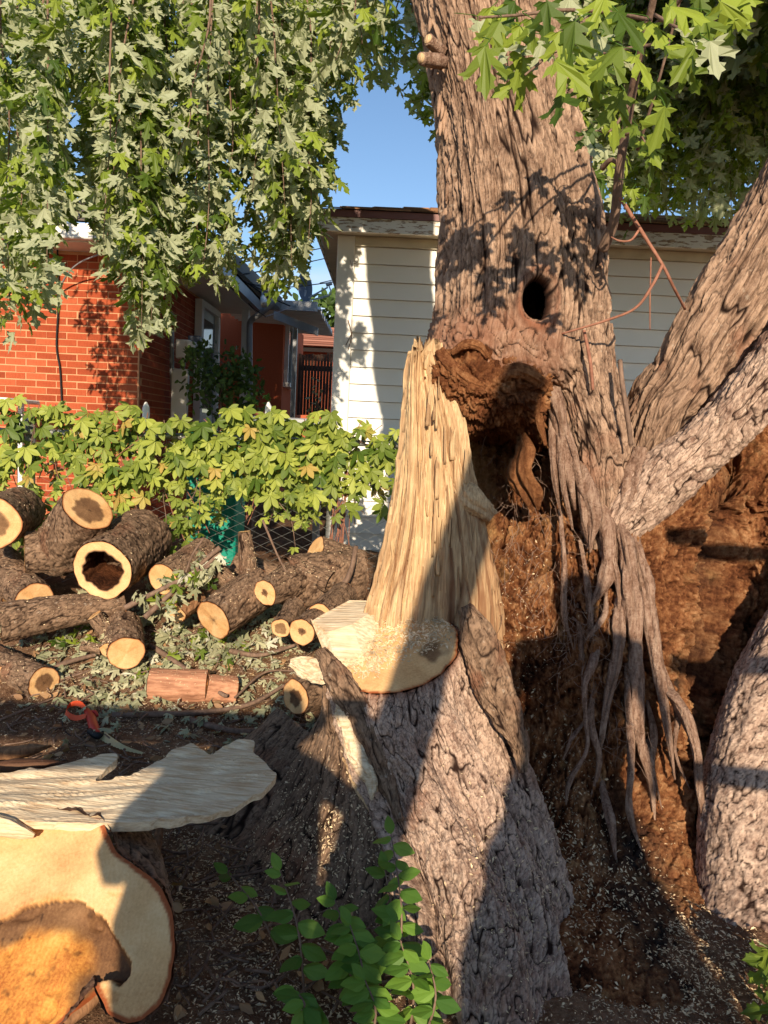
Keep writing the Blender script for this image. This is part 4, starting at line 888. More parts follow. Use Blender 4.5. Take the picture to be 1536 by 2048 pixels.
# ---- neighbour beyond, its fence and tree
NB = empty('neighbour_house', (at(640, 760, 24)[0], 24, .4)); tag(NB, 'distant low house with red brown shingle roof past the porch', 'house')
x0, x1 = at(560, 700, 24)[0], at(760, 700, 24)[0]
part('wall', box(x0, x1, 24, 30, .3, at(640, 700, 24)[2]), M_BRICK, NB, attrs={'rnd': np.full(8, .6)})
part('fascia', box(x0-.3, x1+.3, 23.4, 23.5, at(640, 704, 23.4)[2], at(640, 694, 23.4)[2]), M_DARK, NB)
z0, z1 = at(640, 694, 23.4)[2], at(640, 655, 27)[2]
RF2 = part('roof', (np.array([[x0-.3, 23.3, z0], [x1+.3, 23.3, z0], [x1+.3, 27, z1], [x0-.3, 27, z1]]), [np.array([[0, 1, 2, 3]])]), M_SHING2, NB, attrs={'rnd': np.array([.3, .6, .5, .4])})
for i in range(10):
    f = i/10; y = 23.25+3.7*f; z = z0+.02+(z1-z0)*f; V, F = box(x0-.3, x1+.3, y, y+.4, z, z+.05); obj('shingle_course', V, F, M_SHING2, RF2, False, {'rnd': np.full(8, rng.random())})
PF = empty('picket_fence', at(630, 800, 15.5)); tag(PF, 'dark weathered board fence between the porch and garage', 'fence')
for i in range(16):
    x = 596+i*6.2; t_ = 708+rng.normal(0, 1.5); p, q = at(x, 830, 15.5), at(x+rng.normal(0, .4), t_, 15.5); q[0] = p[0]
    V, F = obox(p, q, (.028, 0, 0), (0, .012, 0)); obj('picket', V, F, M_FENCEW, PF, False)
part('rail', obox(at(590, 735, 15.6), at(700, 740, 15.6), (0, .03, 0), (0, 0, .05)), M_FENCEW, PF)
V, F = tube([at(641, 658, 20), at(641, 634, 20)], .05, 8); tag(obj('vent_pipe', V, F, M_WHITE), 'thin white vent pipe above the distant roof', 'pipe')
# white objects left of the brick wall and odd yard items glimpsed over the fence
AC = empty('white_table', at(20, 800, 6.9)); tag(AC, 'white plastic table edge in front of the brick wall', 'table')
bevel_obj(part('table_top', obox(at(-60, 797, 6.9), at(50, 803, 6.9), (0, .3, 0), (0, 0, .02)), M_WHITE, AC), .01)
for x in (-40, 42): part('leg', obox(at(x, 806, 6.9), np.array([at(x, 806, 6.9)[0], 6.9, .40]), (.02, 0, 0), (0, .02, 0)), M_WHITE, AC)
BIN = empty('teal_bin', at(440, 1050, 6.1)*np.array([1, 1, 0])+np.array([0, 0, .4])); tag(BIN, 'teal plastic bin half hidden behind the creeper', 'bin')
bc = at(435, 930, 6.1)
bevel_obj(part('bin_body', obox((bc[0], 6.1, .4), (bc[0], 6.1, at(435, 868, 6.1)[2]), (.20, 0, 0), (0, .2, 0)), M_TEAL, BIN), .03, 3)
bevel_obj(part('lid', obox((bc[0], 6.08, at(435, 868, 6.1)[2]), (bc[0], 6.08, at(435, 862, 6.1)[2]), (.22, 0, 0), (0, .23, 0)), M_TEAL, BIN), .01)
TB = empty('grey_bench', (at(600, 840, 6.6)[0], 6.6, .4)); tag(TB, 'grey topped work bench behind the fence with a rusty pipe', 'bench')
bevel_obj(part('bench_top', obox(at(455, 836, 6.6), at(652, 846, 6.6), (0, .35, 0), (0, 0, .025)), M_GREY, TB), .01)
for x in (465, 640): part('leg', obox(at(x, 850, 6.6), np.array([at(x, 850, 6.6)[0], 6.6, .38]), (.03, 0, 0), (0, .03, 0)), M_GREY, TB)
M_RUST = plain('rusty_pipe', S(150, 92, 66), 0.8, .2, .25, 30)
pz = at(455, 836, 6.6)[2]
V, F = tube([at(448, 826, 6.45), at(560, 829, 6.45)], .022, 10, 8); tag(obj('rusty_pipe', V, F, M_RUST), 'rusty brown pipe lying on the grey bench', 'pipe')
for x, nm in ((292, 'white pointed finial beside the brick corner'), (537, 'white rounded finial above the grey bench')):
    V, F = tube([at(x, 870, 6.3), at(x, 822, 6.3), at(x, 812, 6.3), at(x, 804, 6.3)], [.03, .03, .024, .008], 10, 14); tag(obj('finial_post', V, F, M_WHITE), nm, 'post')

# ---- chain link fence at Y = 5.2
FY = 5.2
FEN = empty('chain_link_fence', (at(500, 1150, FY)[0], FY, .36)); tag(FEN, 'galvanised chain link fence overgrown with creeper', 'fence')
fl, fr_ = at(-60, 862, FY), at(820, 896, FY)
zr = float(at(660, 884, FY)[2]); zl = float(at(20, 866, FY)[2])
V, F = tube([(fl[0]-.6, FY, zl), (at(660, 884, FY)[0], FY, zr), (fr_[0]+1.2, FY, zr-.005)], .021, 12, 24); obj('top_rail', V, F, M_GALV, FEN)
xp = [at(662, 1000, FY-.03)[0], at(52, 1000, FY-.03)[0]]
for x in xp:
    V, F = tube([(x, FY+.03, .3), (x, FY+.03, zr+.03)], .033, 16, 4); po = obj('post', V, F, M_GALV, FEN)
    V, F = tube([(x, FY+.03, zr+.025), (x, FY+.03, zr+.05), (x, FY+.03, zr+.07)], [.037, .037, .012], 16); obj('cap', V, F, M_GALV, po)
ww, hh = .072, .072; nz_ = int((zr-.42)/(hh/2)); zz = [(((k % 2)-.5)*ww, (.006 if k % 2 else -.006), zr-.01-k*hh/2) for k in range(nz_+1)]
V, F = tube(zz, .0021, 4); mW = mk('wire', V, F, True); mW.materials.append(M_WIRE)
x = fl[0]-.4; k = 0
while x < fr_[0]+.9:
    inst('wire', mW, FEN, Matrix.Translation((x, FY-.03, -(k % 2)*hh/2))); x += ww; k += 1
V, F = tube([(fl[0]-.5, FY-.03, .44), (fr_[0]+1, FY-.03, .44)], .003, 6); obj('tension_wire', V, F, M_WIRE, FEN)
# ================================================================ cut logs
def log_loft(P0, P1, r0, r1, bend=None, nu=110, nv=None, flat=1.0, face_n=None):
    P0, P1 = np.asarray(P0), np.asarray(P1); d = P1-P0; ln = np.linalg.norm(d); d = d/ln
    up = np.array([0, 0, 1.0]); a = np.cross(d, up); a /= np.linalg.norm(a)+1e-9; b = np.cross(a, d)
    n = 5; K = []
    for i in range(n):
        t = i/(n-1); c = P0+(P1-P0)*t+(np.asarray(bend)*math.sin(math.pi*t) if bend is not None else 0); r = r0+(r1-r0)*t
        K.append([c, a*r, b*r*flat])
    return np.array(K), d, ln
def log_disp(amp, cw, ch, seed, lob):
    def f(P, N, u, v, th):
        h1, p1, c1 = bark(u, v, cw, ch, seed); h2, p2, c2 = bark(u, v, cw*.45, ch*.45, seed+30)
        lo = fbm(np.stack([np.sin(th)*1.3, np.cos(th)*1.3, v*1.8+seed], -1), 3, seed+60)
        d = 1.3*amp*(h1-.6)+amp*.4*(h2-.6)+lob*lo
        return d, {'crack': np.minimum(p1, .35+.65*p2), 'cell': .5*c1+.5*c2, 'red': smooth(fbm(P*7, 3, seed+9), .2, .6)*.35}
    return f
def end_attr(heart, hx, seed, ecc=0.0):
    def f(V, r, a, s):
        hr = np.hypot(r*np.cos(a)-ecc, r*np.sin(a)*1.0)
        nzv = .10*vnoise(np.stack([np.cos(a)*2, np.sin(a)*2, r*2+seed], -1), seed)+.05*vnoise(np.stack([np.cos(a)*6, np.sin(a)*6, r*3+seed], -1), seed+1)
        edge = np.exp(-((hr+nzv-heart)/.025)**2)*.25 if heart > 0 else 0*r
        return {'rad': r*s, 'heart': np.clip(smooth(hr+nzv, heart+.03, heart-.05)*hx+edge, 0, 1) if heart > 0 else 0*r, 'rim': smooth(r, .95, .975), 'dark': smooth(hr+nzv, .09, .04)*(heart > .15)*.7, 'orange': .1+.25*smooth(vnoise(np.stack([np.cos(a)*1.5, np.sin(a)*1.5, 0*a+seed], -1), seed+5), 0, .6)}
    return f
LOGP = []
def make_log(name, label, P0, P1, r0, r1, seed=0, bark_m=None, heart=.35, hx=.6, hollow=0.0, lob=None, amp=.008, bend=None, cw=.03, ch=.06, cat='log', group=None, parent=None, ends=(1, 1), flat=1.0, pname='bark', nu=110):
    P0, P1 = np.asarray(P0, float), np.asarray(P1, float)
    lob = .07*max(r0, r1) if lob is None else lob
    root = parent
    if parent is None:
        b_ = (P0+P1)/2; root = empty(name, (b_[0], b_[1], min(P0[2]-r0, P1[2]-r1))); tag(root, label, cat, group or 'cut logs in the heap')
    K, d, ln = log_loft(P0, P1, r0, r1, bend, flat=flat)
    nv = max(24, int(ln/.0075))
    _, PP = loft_obj(pname, K, nu, nv, bark_m or M_BARKD, root, log_disp(amp, cw, ch, 700+seed*13, lob), cap=False, front=0)
    LOGP.append((root, PP))
    for e, (rg, sg) in enumerate(((PP[0], -1), (PP[-1], 1))):
        if not ends[e]: continue
        c = rg.mean(0); ol = c+(rg-c)*.985
        # smooth the outline so the saw line is not as rough as the bark
        sm_ = ol.copy()
        for _ in range(6): sm_ = (np.roll(sm_, 1, 0)+2*sm_+np.roll(sm_, -1, 0))/4
        dn = d*sg
        if hollow and e == 0:
            n = len(sm_); a = np.arange(n)/n*2*np.pi; hw = hollow*(1+.10*vnoise(np.stack([np.cos(a)*2, np.sin(a)*2, 0*a+seed], -1), seed)+.07*vnoise(np.stack([np.cos(a)*5, np.sin(a)*5, 0*a], -1), seed+2))
            rr = np.linspace(0, 1, 14); V = np.array([c+(sm_-c)*(hw[:, None]+(1-hw[:, None])*t) for t in rr]); A = np.repeat(rr, n)
            Vr = V.reshape(-1, 3)+dn*(.003+.003*fbm(V.reshape(-1, 3)*40, 2, 4))[:, None]
            obj('cut_face', Vr, [grid_faces(14, n, True)], M_END, root, True, {'rad': A*r0, 'heart': smooth(A, .24, .06)*.95, 'rim': smooth(A, .93, .97), 'dark': smooth(A, .08, .0)})
            dep = np.linspace(0, ln*.7, 16); Vi = np.array([c+(sm_-c)*(hw*(1-.25*t/ln))[:, None]-dn*t for t in dep]); Vi = Vi+(.02*fbm(Vi*22, 3, 8))[..., None]*(Vi-c)/r0*.5
            Vi = Vi.reshape(-1, 3); nI = len(Vi); Vi = np.vstack([Vi, c-dn*ln*.72]); j = np.arange(n); Fc = np.stack([15*n+j, 15*n+(j+1) % n, np.full(n, nI)], 1)
            obj('hollow', Vi, [grid_faces(16, n, True), Fc], M_ROT, root, True, {'pale': np.zeros(nI+1), 'char_shade': np.zeros(nI+1)})
            continue
        V, F, A = disc(sm_, 14, end_attr(heart, hx, seed+e, .08*((seed % 3)-1)))
        V = V+dn*(.003+.0025*fbm(V*40, 2, 4))[:, None]
        if sg < 0: F = [f[:, ::-1] for f in F]
        obj('cut_face', V, F, M_END, root, True, A)
    return root
# forked log
r = make_log('forked_log', 'forked log with a tilted upper cut face and grey lower end', at(50, 1106, 4.50), at(250, 1095, 4.75), .125, .14, 1, M_BARKD, .0, .2, lob=.014)
make_log('', '', at(105, 1112, 4.62), at(176, 1018, 4.42), .15, .155, 2, M_BARKD, .58, .95, parent=r, ends=(0, 1), pname='fork', lob=.012)
make_log('hollow_log', 'fat hollow log with a dark round cavity in its face', at(204, 1140, 4.30), at(285, 1078, 4.95), .172, .20, 3, M_BARKD, 0, 0, .64, lob=.014, amp=.012)
make_log('log', 'half seen log with a grey brown heart resting above the leaning logs', at(-12, 1046, 4.35), at(40, 1020, 4.85), .15, .15, 4, M_BARKD, .6, .9)
make_log('log', 'long tapered log with a round pale face lying below the hollow log', at(2, 1247, 4.12), at(248, 1208, 4.42), .112, .075, 5, M_BARKD, .45, .85, bend=(0, 0, .01))
make_log('log', 'log wedged behind the long tapered one showing half its pale face', at(70, 1200, 4.34), at(0, 1130, 4.85), .11, .13, 6, M_BARKD, 0, 0)
make_log('log', 'short log with a wavy brown heart beside the orange saw', at(88, 1366, 3.92), at(-30, 1318, 4.25), .088, .10, 7, M_BARKD, .60, .95)
make_log('log', 'small round log end poking out behind the short wavy hearted log', at(-6, 1352, 3.98), at(-70, 1330, 4.3), .055, .06, 8, M_BARKD, .2, .3)
r = make_log('log', 'stubby upright knot of wood with its cut end facing the yard', at(254, 1306, 4.02), at(246, 1252, 4.32), .098, .10, 9, M_BARKD, 0, 0, lob=.012)
make_log('', '', at(225, 1285, 4.08), at(216, 1300, 4.02), .05, .045, 10, parent=r, ends=(0, 1), pname='stub'); make_log('', '', at(210, 1260, 4.22), at(188, 1232, 4.2), .045, .042, 11, parent=r, ends=(0, 1), pname='stub')
make_log('', '', at(205, 1300, 4.1), at(165, 1292, 4.12), .028, .026, 12, parent=r, ends=(0, 1), pname='stub')
make_log('log', 'reddish log with the bark peeled away in front of the leafy litter', at(300, 1368, 3.92), at(415, 1372, 3.95), .085, .088, 13, M_PEELED, .3, .4, lob=.012, amp=.004)
make_log('log', 'split block with a pale torn edge beside the peeled reddish log', at(412, 1374, 3.93), at(470, 1380, 3.98), .075, .08, 14, M_PEELED, .2, .4, lob=.022, amp=.006)
make_log('log', 'pale faced log half covered by wilted leaves', at(326, 1158, 4.52), at(410, 1108, 4.95), .10, .11, 15, M_BARKD, 0, 0)
r = make_log('branched_log', 'branched log with two cut limbs rising from it and a split face', at(428, 1240, 4.14), at(520, 1175, 4.45), .118, .135, 16, M_BARKD, .2, .3, lob=.018)
make_log('', '', at(500, 1180, 4.42), at(489, 1064, 4.42), .062, .037, 17, parent=r, ends=(0, 1), heart=.16, hx=.8, pname='cut_limb', cw=.02, amp=.004)
make_log('', '', at(478, 1188, 4.38), at(408, 1108, 4.5), .056, .048, 18, parent=r, ends=(0, 1), pname='cut_limb', cw=.02, amp=.004)
r = make_log('gnarled_log', 'gnarled bulky log with a small orange face', at(530, 1186, 4.22), at(590, 1160, 4.5), .072, .12, 19, M_BARKD, .28, 1.0)
make_log('', '', at(570, 1165, 4.5), at(712, 1150, 4.75), .15, .17, 20, parent=r, ends=(0, 1), pname='bole', lob=.03, amp=.012)
make_log('', '', at(600, 1140, 4.5), at(660, 1165, 4.45), .05, .06, 21, parent=r, ends=(0, 0), pname='burl', lob=.02)
make_log('log', 'log leaning on the fence post with a pale oval face', at(632, 1100, 4.78), at(712, 1135, 4.95), .085, .12, 22, M_BARKD, 0, 0)
make_log('log', 'thin log end with a ringed brown core behind the sawn buttress', at(562, 1256, 3.98), at(590, 1215, 4.25), .052, .06, 23, M_BARKD, .62, .8)
make_log('log', 'pale round log with a brown pith touching the cut block', at(604, 1264, 3.86), at(660, 1222, 4.2), .072, .08, 24, M_BARKD, .28, 1.0)
make_log('log', 'pale log end stacked above the one with a brown pith', at(640, 1232, 4.02), at(690, 1190, 4.35), .075, .08, 25, M_BARKD, .0, .5)
make_log('log', 'shaded log with a grey white oval face in the gloom', at(592, 1394, 3.60), at(672, 1368, 3.82), .088, .10, 26, M_BARKD, .5, 1.0)
make_log('log', 'dark log lying low under the forked log', at(40, 1180, 4.75), at(-40, 1100, 4.9), .12, .12, 27, M_BARKD)
make_log('log', 'bark covered log in the shadows between the heap and fence', at(560, 1160, 4.95), at(470, 1130, 5.0), .09, .09, 28, M_BARKD)
make_log('log', 'broken brown chunk under the wilted leaves', at(350, 1225, 4.35), at(385, 1190, 4.5), .07, .085, 29, M_WEATH, .2, .5, lob=.02)

# big foreground log: irregular outline cut out of one plane, extruded away
pA, pB, pD = at(100, 1650, 1.98), at(280, 2040, 1.60), at(340, 1860, 1.74)
nF = np.cross(pB-pA, pD-pA); nF /= np.linalg.norm(nF); nF = nF if np.dot(nF, CAM-pA) > 0 else -nF
FOREO = [(-330, 1700), (-200, 1640), (0, 1625), (120, 1622), (205, 1640), (222, 1685), (240, 1712), (285, 1742), (322, 1775), (344, 1825), (352, 1890), (342, 1960), (322, 2010), (285, 2040), (245, 2046), (218, 2028), (202, 1995), (190, 1968), (172, 1985), (152, 2012), (100, 2065), (-60, 2140), (-330, 2060)]
O2 = dense(FOREO, 5, 3, 3)
FL = empty('foreground_log', (pA[0]-.2, pA[1], 0)); tag(FL, 'huge log with a hooked pale rim and orange rotted heart', 'log')
ol3 = np.array([on_plane(x, y, pA, nF) for x, y in O2])
ux = np.cross([0, 0, 1.0], nF); ux /= np.linalg.norm(ux); uy = np.cross(nF, ux)
def plate(name, outline_px, p0, n, thick, mat, parent, step=.012, relief=None, attrs=None, rough=2, px_step=6, seed=0, back_dir=None, side_mat=None):
    O = dense(outline_px, px_step, rough, seed); o3 = np.array([on_plane(x, y, p0, n) for x, y in O]); c = o3.mean(0)
    ux = np.cross([0.1, 0.05, 1.0], n); ux /= np.linalg.norm(ux); uy = np.cross(n, ux)
    P2 = np.stack([(o3-c) @ ux, (o3-c) @ uy], -1); V2, F = fill_poly(P2, step)
    V = c+V2[:, :1]*ux+V2[:, 1:]*uy
    dlt = relief(V, V2) if relief is not None else np.zeros(len(V)); Vt = V+n*dlt[:, None]; bd = -n if back_dir is None else back_dir
    nn = len(O); A = attrs(V, V2, P2) if attrs else None
    # orient
    a, b, d = Vt[F[0]]; 
    if np.dot(np.cross(b-a, d-a), n) < 0: F = F[:, ::-1]
    top = (Vt, F, A)
    j = np.arange(nn); k = (j+1) % nn
    if side_mat is None:
        Vb = V+bd*thick; m = len(V); Fs = np.stack([j, m+j, m+k, k], 1)
        VV = np.vstack([Vt, Vb]); AA = {q: np.concatenate([x, x]) for q, x in A.items()} if A else None
        return obj(name, VV, [np.vstack([F, F[:, ::-1]+m]), Fs], mat, parent, False, AA), o3
    return obj(name, Vt, [F], mat, parent, True, A), o3
HEARTL = [(-330, 1800), (-100, 1812), (0, 1838), (50, 1812), (110, 1800), (165, 1804), (202, 1832), (232, 1880), (258, 1922), (258, 1950), (240, 1972), (218, 1958), (194, 1966)]
hl3 = np.array([on_plane(x, y, pA, nF) for x, y in HEARTL]); hl3 = crom(hl3, np.linspace(0, len(hl3)-1, 160))
hpoly = np.array(HEARTL+[(152, 2030), (100, 2090), (-60, 2200), (-330, 2160)], float)
def fore_fields(V):
    d = V-CAM; z = d @ FWD; X = 768+(d @ CR)/z*FOC; Yp = 1024-(d @ CU)/z*FOC
    nzv = fbm(V*16, 4, 9); X = X+10*nzv; Yp = Yp+10*fbm(V*16+7, 4, 19)
    ins = np.zeros(len(V), bool); n = len(hpoly)
    for i in range(n):
        a, b = hpoly[i], hpoly[(i+1) % n]
        ins ^= ((a[1] > Yp) != (b[1] > Yp)) & (X < (b[0]-a[0])*(Yp-a[1])/(b[1]-a[1]+1e-9)+a[0])
    dist = np.full(len(V), 9.0)
    for p in hl3: dist = np.minimum(dist, np.linalg.norm(V-p, axis=1))
    sd = np.where(ins, dist, -dist); return X, Yp, smooth(sd, -.003, .005), dist, nzv
def fore_attr(V, V2, P2):
    r = np.full(len(V2), 9.0)
    for i in range(0, len(P2)): r = np.minimum(r, np.hypot(V2[:, 0]-P2[i, 0], V2[:, 1]-P2[i, 1]))
    X, Yp, ins, dist, nzv = fore_fields(V); ctr = at(-150, 1840, 1.75); rad = np.linalg.norm(V-ctr, axis=1)
    band = ins*np.maximum(smooth(dist+.03*nzv, .085, .05), smooth(X, 150, 190))
    sap_st = (1-ins)*smooth(dist+.02*nzv, .03, .0)*smooth(X, 190, 120)*.8+(1-ins)*smooth(fbm(V*np.array([8, 30, 30]), 3, 33), .42, .55)*.5
    dark = ins*(smooth(dist, .010, .0)*.8+smooth(fbm(V*np.array([40, 40, 70]), 3, 12), .38, .55)*.6+.8*(1-smooth(ridged(V[:, 0]*14, V[:, 2]*16, 55), 0, .05))*smooth(fbm(V*6, 2, 57), 0, .3))
    return {'rad': rad, 'heart': np.clip(band*.95+.25*sap_st, 0, 1), 'orange': np.clip(ins*1.0+sap_st*.7+.12, 0, 1), 'rim': smooth(r+.006*nzv, .014, .009), 'dark': np.clip(dark, 0, .85)}
def fore_relief(V, V2):
    X, Yp, ins, dist, nzv = fore_fields(V)
    rec = ins*smooth(dist, .0, .012)*smooth(X, 120, 190)*smooth(Yp, 1815, 1850)
    return .003*fbm(V*25, 3, 3)-.045*rec-ins*(.010+.014*smooth(fbm(V*22, 4, 15), .0, .5))
fc, fo3 = plate('cut_face', FOREO, pA, nF, 0, M_END, FL, .006, fore_relief, fore_attr, 2, 5, 3, side_mat=True)
n = len(fo3); cF = fo3.mean(0); bdv = np.array([-.35, .92, -.18]); bdv /= np.linalg.norm(bdv)
dpt = np.linspace(0, .42, 40); 
Gd = np.array([fo3+bdv*t for t in dpt]); Nn = gnormal(Gd, True); Nn = Nn if (Nn*(Gd-cF)).sum() > 0 else -Nn
uu = np.cumsum(np.linalg.norm(np.diff(fo3, axis=0, prepend=fo3[:1]), axis=1))[None]+0*Gd[..., 0]; vv_ = dpt[:, None]+0*uu
h1, p1, c1 = bark(uu, vv_, .03, .07, 901)
Gd = Gd+Nn*(.012*(h1-.2))[..., None]
obj('bark', Gd.reshape(-1, 3), [grid_faces(40, n, True)], M_BARKD, FL, True, {'crack': p1, 'cell': c1, 'red': .6*np.exp(-vv_/.03)})
# pale split plank lying across it
PLO = [(-260, 1560), (0, 1545), (110, 1532), (195, 1516), (230, 1508), (236, 1520), (205, 1545), (188, 1562), (262, 1550), (320, 1520), (352, 1496), (380, 1488), (405, 1500), (418, 1508), (455, 1492), (488, 1480), (512, 1483), (503, 1500), (530, 1522), (555, 1550), (528, 1580), (500, 1592), (470, 1616), (430, 1626), (360, 1638), (300, 1646), (200, 1652), (100, 1645), (0, 1636), (-260, 1640)]
a, b, d = at(0, 1600, 2.02), at(500, 1550, 2.30), at(250, 1500, 2.36)
nP = np.cross(b-a, d-a); nP /= np.linalg.norm(nP); nP = nP if np.dot(nP, CAM-a) > 0 else -nP
def plank_relief(V, V2): return .006*vnoise(np.stack([V[:, 0]*4+V[:, 1]*2, V[:, 1]*26-V[:, 0]*9, V[:, 2]*26], -1), 21)+.004*vnoise(np.stack([V[:, 0]*8, V[:, 1]*90-V[:, 0]*30, V[:, 2]*90], -1), 22)+.012*fbm(V*6, 2, 23)
pk, _ = plate('split_plank', PLO, a, nP, .022, M_PALE, None, .010, plank_relief, None, 3, 5, 8)
tag(pk, 'long pale split plank lying across the huge foreground log', 'plank')
# torn bark and splintered scraps by the left edge
for pts, wds, Ys, lab, mt in (([(-60, 1520), (20, 1508), (70, 1498), (103, 1490)], [16, 14, 9, 2], [2.5, 2.5, 2.52, 2.54], 'reddish torn bark scrap with a pointed tip behind the plank', M_WEATH), ([(-60, 1545), (30, 1532), (100, 1528), (150, 1530)], [14, 12, 10, 3], [2.4, 2.42, 2.44, 2.46], 'dark brown splintered bark lying under the pointed scrap', M_BARKD),
                          ([(-80, 1648), (0, 1652), (45, 1664), (68, 1672)], [24, 22, 14, 4], [1.93, 1.93, 1.93, 1.93], 'ragged flake of bark hanging over the huge log face', M_PALE), ([(440, 1960), (480, 1920), (530, 1882)], [9, 16, 5], [2.02, 2.08, 2.16], 'orange brown bark flake on the ground by the weeds', M_WEATH),
                          ([(400, 2030), (480, 2000), (560, 1945), (575, 1905)], [5, 9, 8, 3], [1.86, 1.93, 2.04, 2.1], 'curved brown strip of bark beside the weeds', M_WEATH), ([(385, 1770), (392, 1750), (398, 1735)], [5, 12, 4], [2.44, 2.46, 2.5], 'small dark curl of bark on the shaded soil', M_WEATH),
                          ([(300, 1740), (312, 1700), (322, 1650)], [7, 9, 6], [2.45, 2.5, 2.56], 'upright brown stick behind the huge log', M_WEATH), ([(130, 2048), (190, 1990), (215, 1970)], [14, 18, 10], [1.66, 1.72, 1.74], 'brown wood scrap under the hooked rim', M_WEATH)):
    TREE_SAVE = TREE; o = None
    P_ = []; 
    K = []
    for i, ((x, y), w_, Y) in enumerate(zip(pts, wds, Ys)):
        aa = np.array(pts[min(i+1, len(pts)-1)])-np.array(pts[max(i-1, 0)]); aa = aa/np.linalg.norm(aa); nn = np.array([-aa[1], aa[0]])
        K.append(((x+nn[0]*w_, y+nn[1]*w_, Y), (x-nn[0]*w_, y-nn[1]*w_, Y), (x, y, Y-.02)))
    def dsp(P, N, u, v, th): return .006*vnoise(uvw(u*60, v*6), 3)+.006*fbm(P*22, 3, 5), {'crack': .5+0*u, 'cell': .5+.5*vnoise(uvw(u*40, v*7), 6), 'red': .4+0*u}
    o, _ = loft_obj('bark_scrap', rings_px(K), 30, 60, mt, None, dsp, sq=.8); tag(o, lab, 'bark scrap', 'bark scraps on the yard')
# ================================================================ leaves
def half_leaf(half, fold=.25, droop=.18, name='leaf', mat=None):
    """half outline from base to tip (x>=0), mirrored and folded along the midrib -> V, F (tris)"""
    H_ = np.array(half, float); n = len(H_); poly = [Vector((x, y, 0)) for x, y in H_]
    tri = np.array(tessellate_polygon([poly])); V = np.vstack([H_, H_*np.array([-1, 1])])
    # orient +z
    out = []
    for t in tri:
        a, b, c = H_[t]; 
        if (b[0]-a[0])*(c[1]-a[1])-(b[1]-a[1])*(c[0]-a[0]) < 0: t = t[::-1]
        out.append(t); out.append(t[::-1]+n)
    z = -fold*np.abs(V[:, 0])-droop*V[:, 1]**2+.05*np.sin(V[:, 0]*9+V[:, 1]*5)
    return np.column_stack([V, z]), np.array(out)
MAPLE_H = [(0, 0), (.10, .015), (.22, -.05), (.40, -.03), (.27, .07), (.30, .13), (.17, .17), (.36, .28), (.42, .38), (.60, .44), (.47, .50), (.46, .60), (.33, .52), (.12, .40), (.10, .56), (.23, .64), (.17, .71), (.20, .80), (.09, .83), (0, 1.0)]
mapV, mapF = half_leaf(MAPLE_H, .22, .20)
LEAFLET = [(0, 0), (.04, .12), (.13, .30), (.205, .50), (.195, .66), (.12, .84), (0, 1.0)]
llV, llF = half_leaf(LEAFLET, .30, .25)
def palmate():
    Ls = []
    for ang, sc in ((-100, .62), (-50, .85), (0, 1.0), (50, .85), (100, .62)):
        a = R(ang); c, s_ = math.cos(a), math.sin(a); V = llV*sc
        V = np.column_stack([V[:, 0]*c+V[:, 1]*s_, -V[:, 0]*s_+V[:, 1]*c, V[:, 2]-.05*abs(ang)/100]); Ls.append((V, [llF]))
    V, F = joinVF(Ls); return V, F[0]
palV, palF = palmate()
OVAL = [(0, 0), (.16, .10), (.27, .28), (.30, .45), (.25, .64), (.14, .84), (0, 1.0)]
ovV, ovF = half_leaf(OVAL, .22, .15)
def leaf_mesh(name, V, F, mat):
    me = mk(name, V, [F], False); me.materials.append(mat); return me
ME_MAPLE = [leaf_mesh('leaf', *half_leaf(MAPLE_H, f, d), M_MAPLE) for f, d in ((.2, .2), (.35, .35), (.1, .1), (.45, .1))]
ME_WILT = leaf_mesh('leaf', *half_leaf(MAPLE_H, .5, .4), M_WILT)
ME_PAL = leaf_mesh('leaf', palV, palF, M_CREEP); ME_OV = leaf_mesh('leaf', ovV, ovF, M_WEED)
def frame(tip, nrm):
    y = tip/np.linalg.norm(tip); z = nrm-y*np.dot(nrm, y); z /= np.linalg.norm(z)+1e-9; x = np.cross(y, z); return x, y, z
def mat4(p, tip, nrm, s):
    x, y, z = frame(np.asarray(tip, float), np.asarray(nrm, float)); M_ = Matrix.Identity(4)
    for i in range(3): M_[i][0] = x[i]*s; M_[i][1] = y[i]*s; M_[i][2] = z[i]*s; M_[i][3] = p[i]
    return M_
def joined(name, V0, F0, Ms, mat, parent, seed=0, label=None):
    A = np.array([np.array(m) for m in Ms]); V = np.einsum('nij,kj->nki', A[:, :3, :3], V0)+A[:, None, :3, 3]
    n, k = len(A), len(V0); F = (F0[None]+(np.arange(n)*k)[:, None, None]).reshape(-1, 3)
    r_ = np.repeat(np.random.default_rng(seed).random(n), k)
    o = obj(name, V.reshape(-1, 3), [F], mat, parent, False, {'rnd': r_}); o['kind'] = 'stuff'
    if label: o['label'] = label
    return o
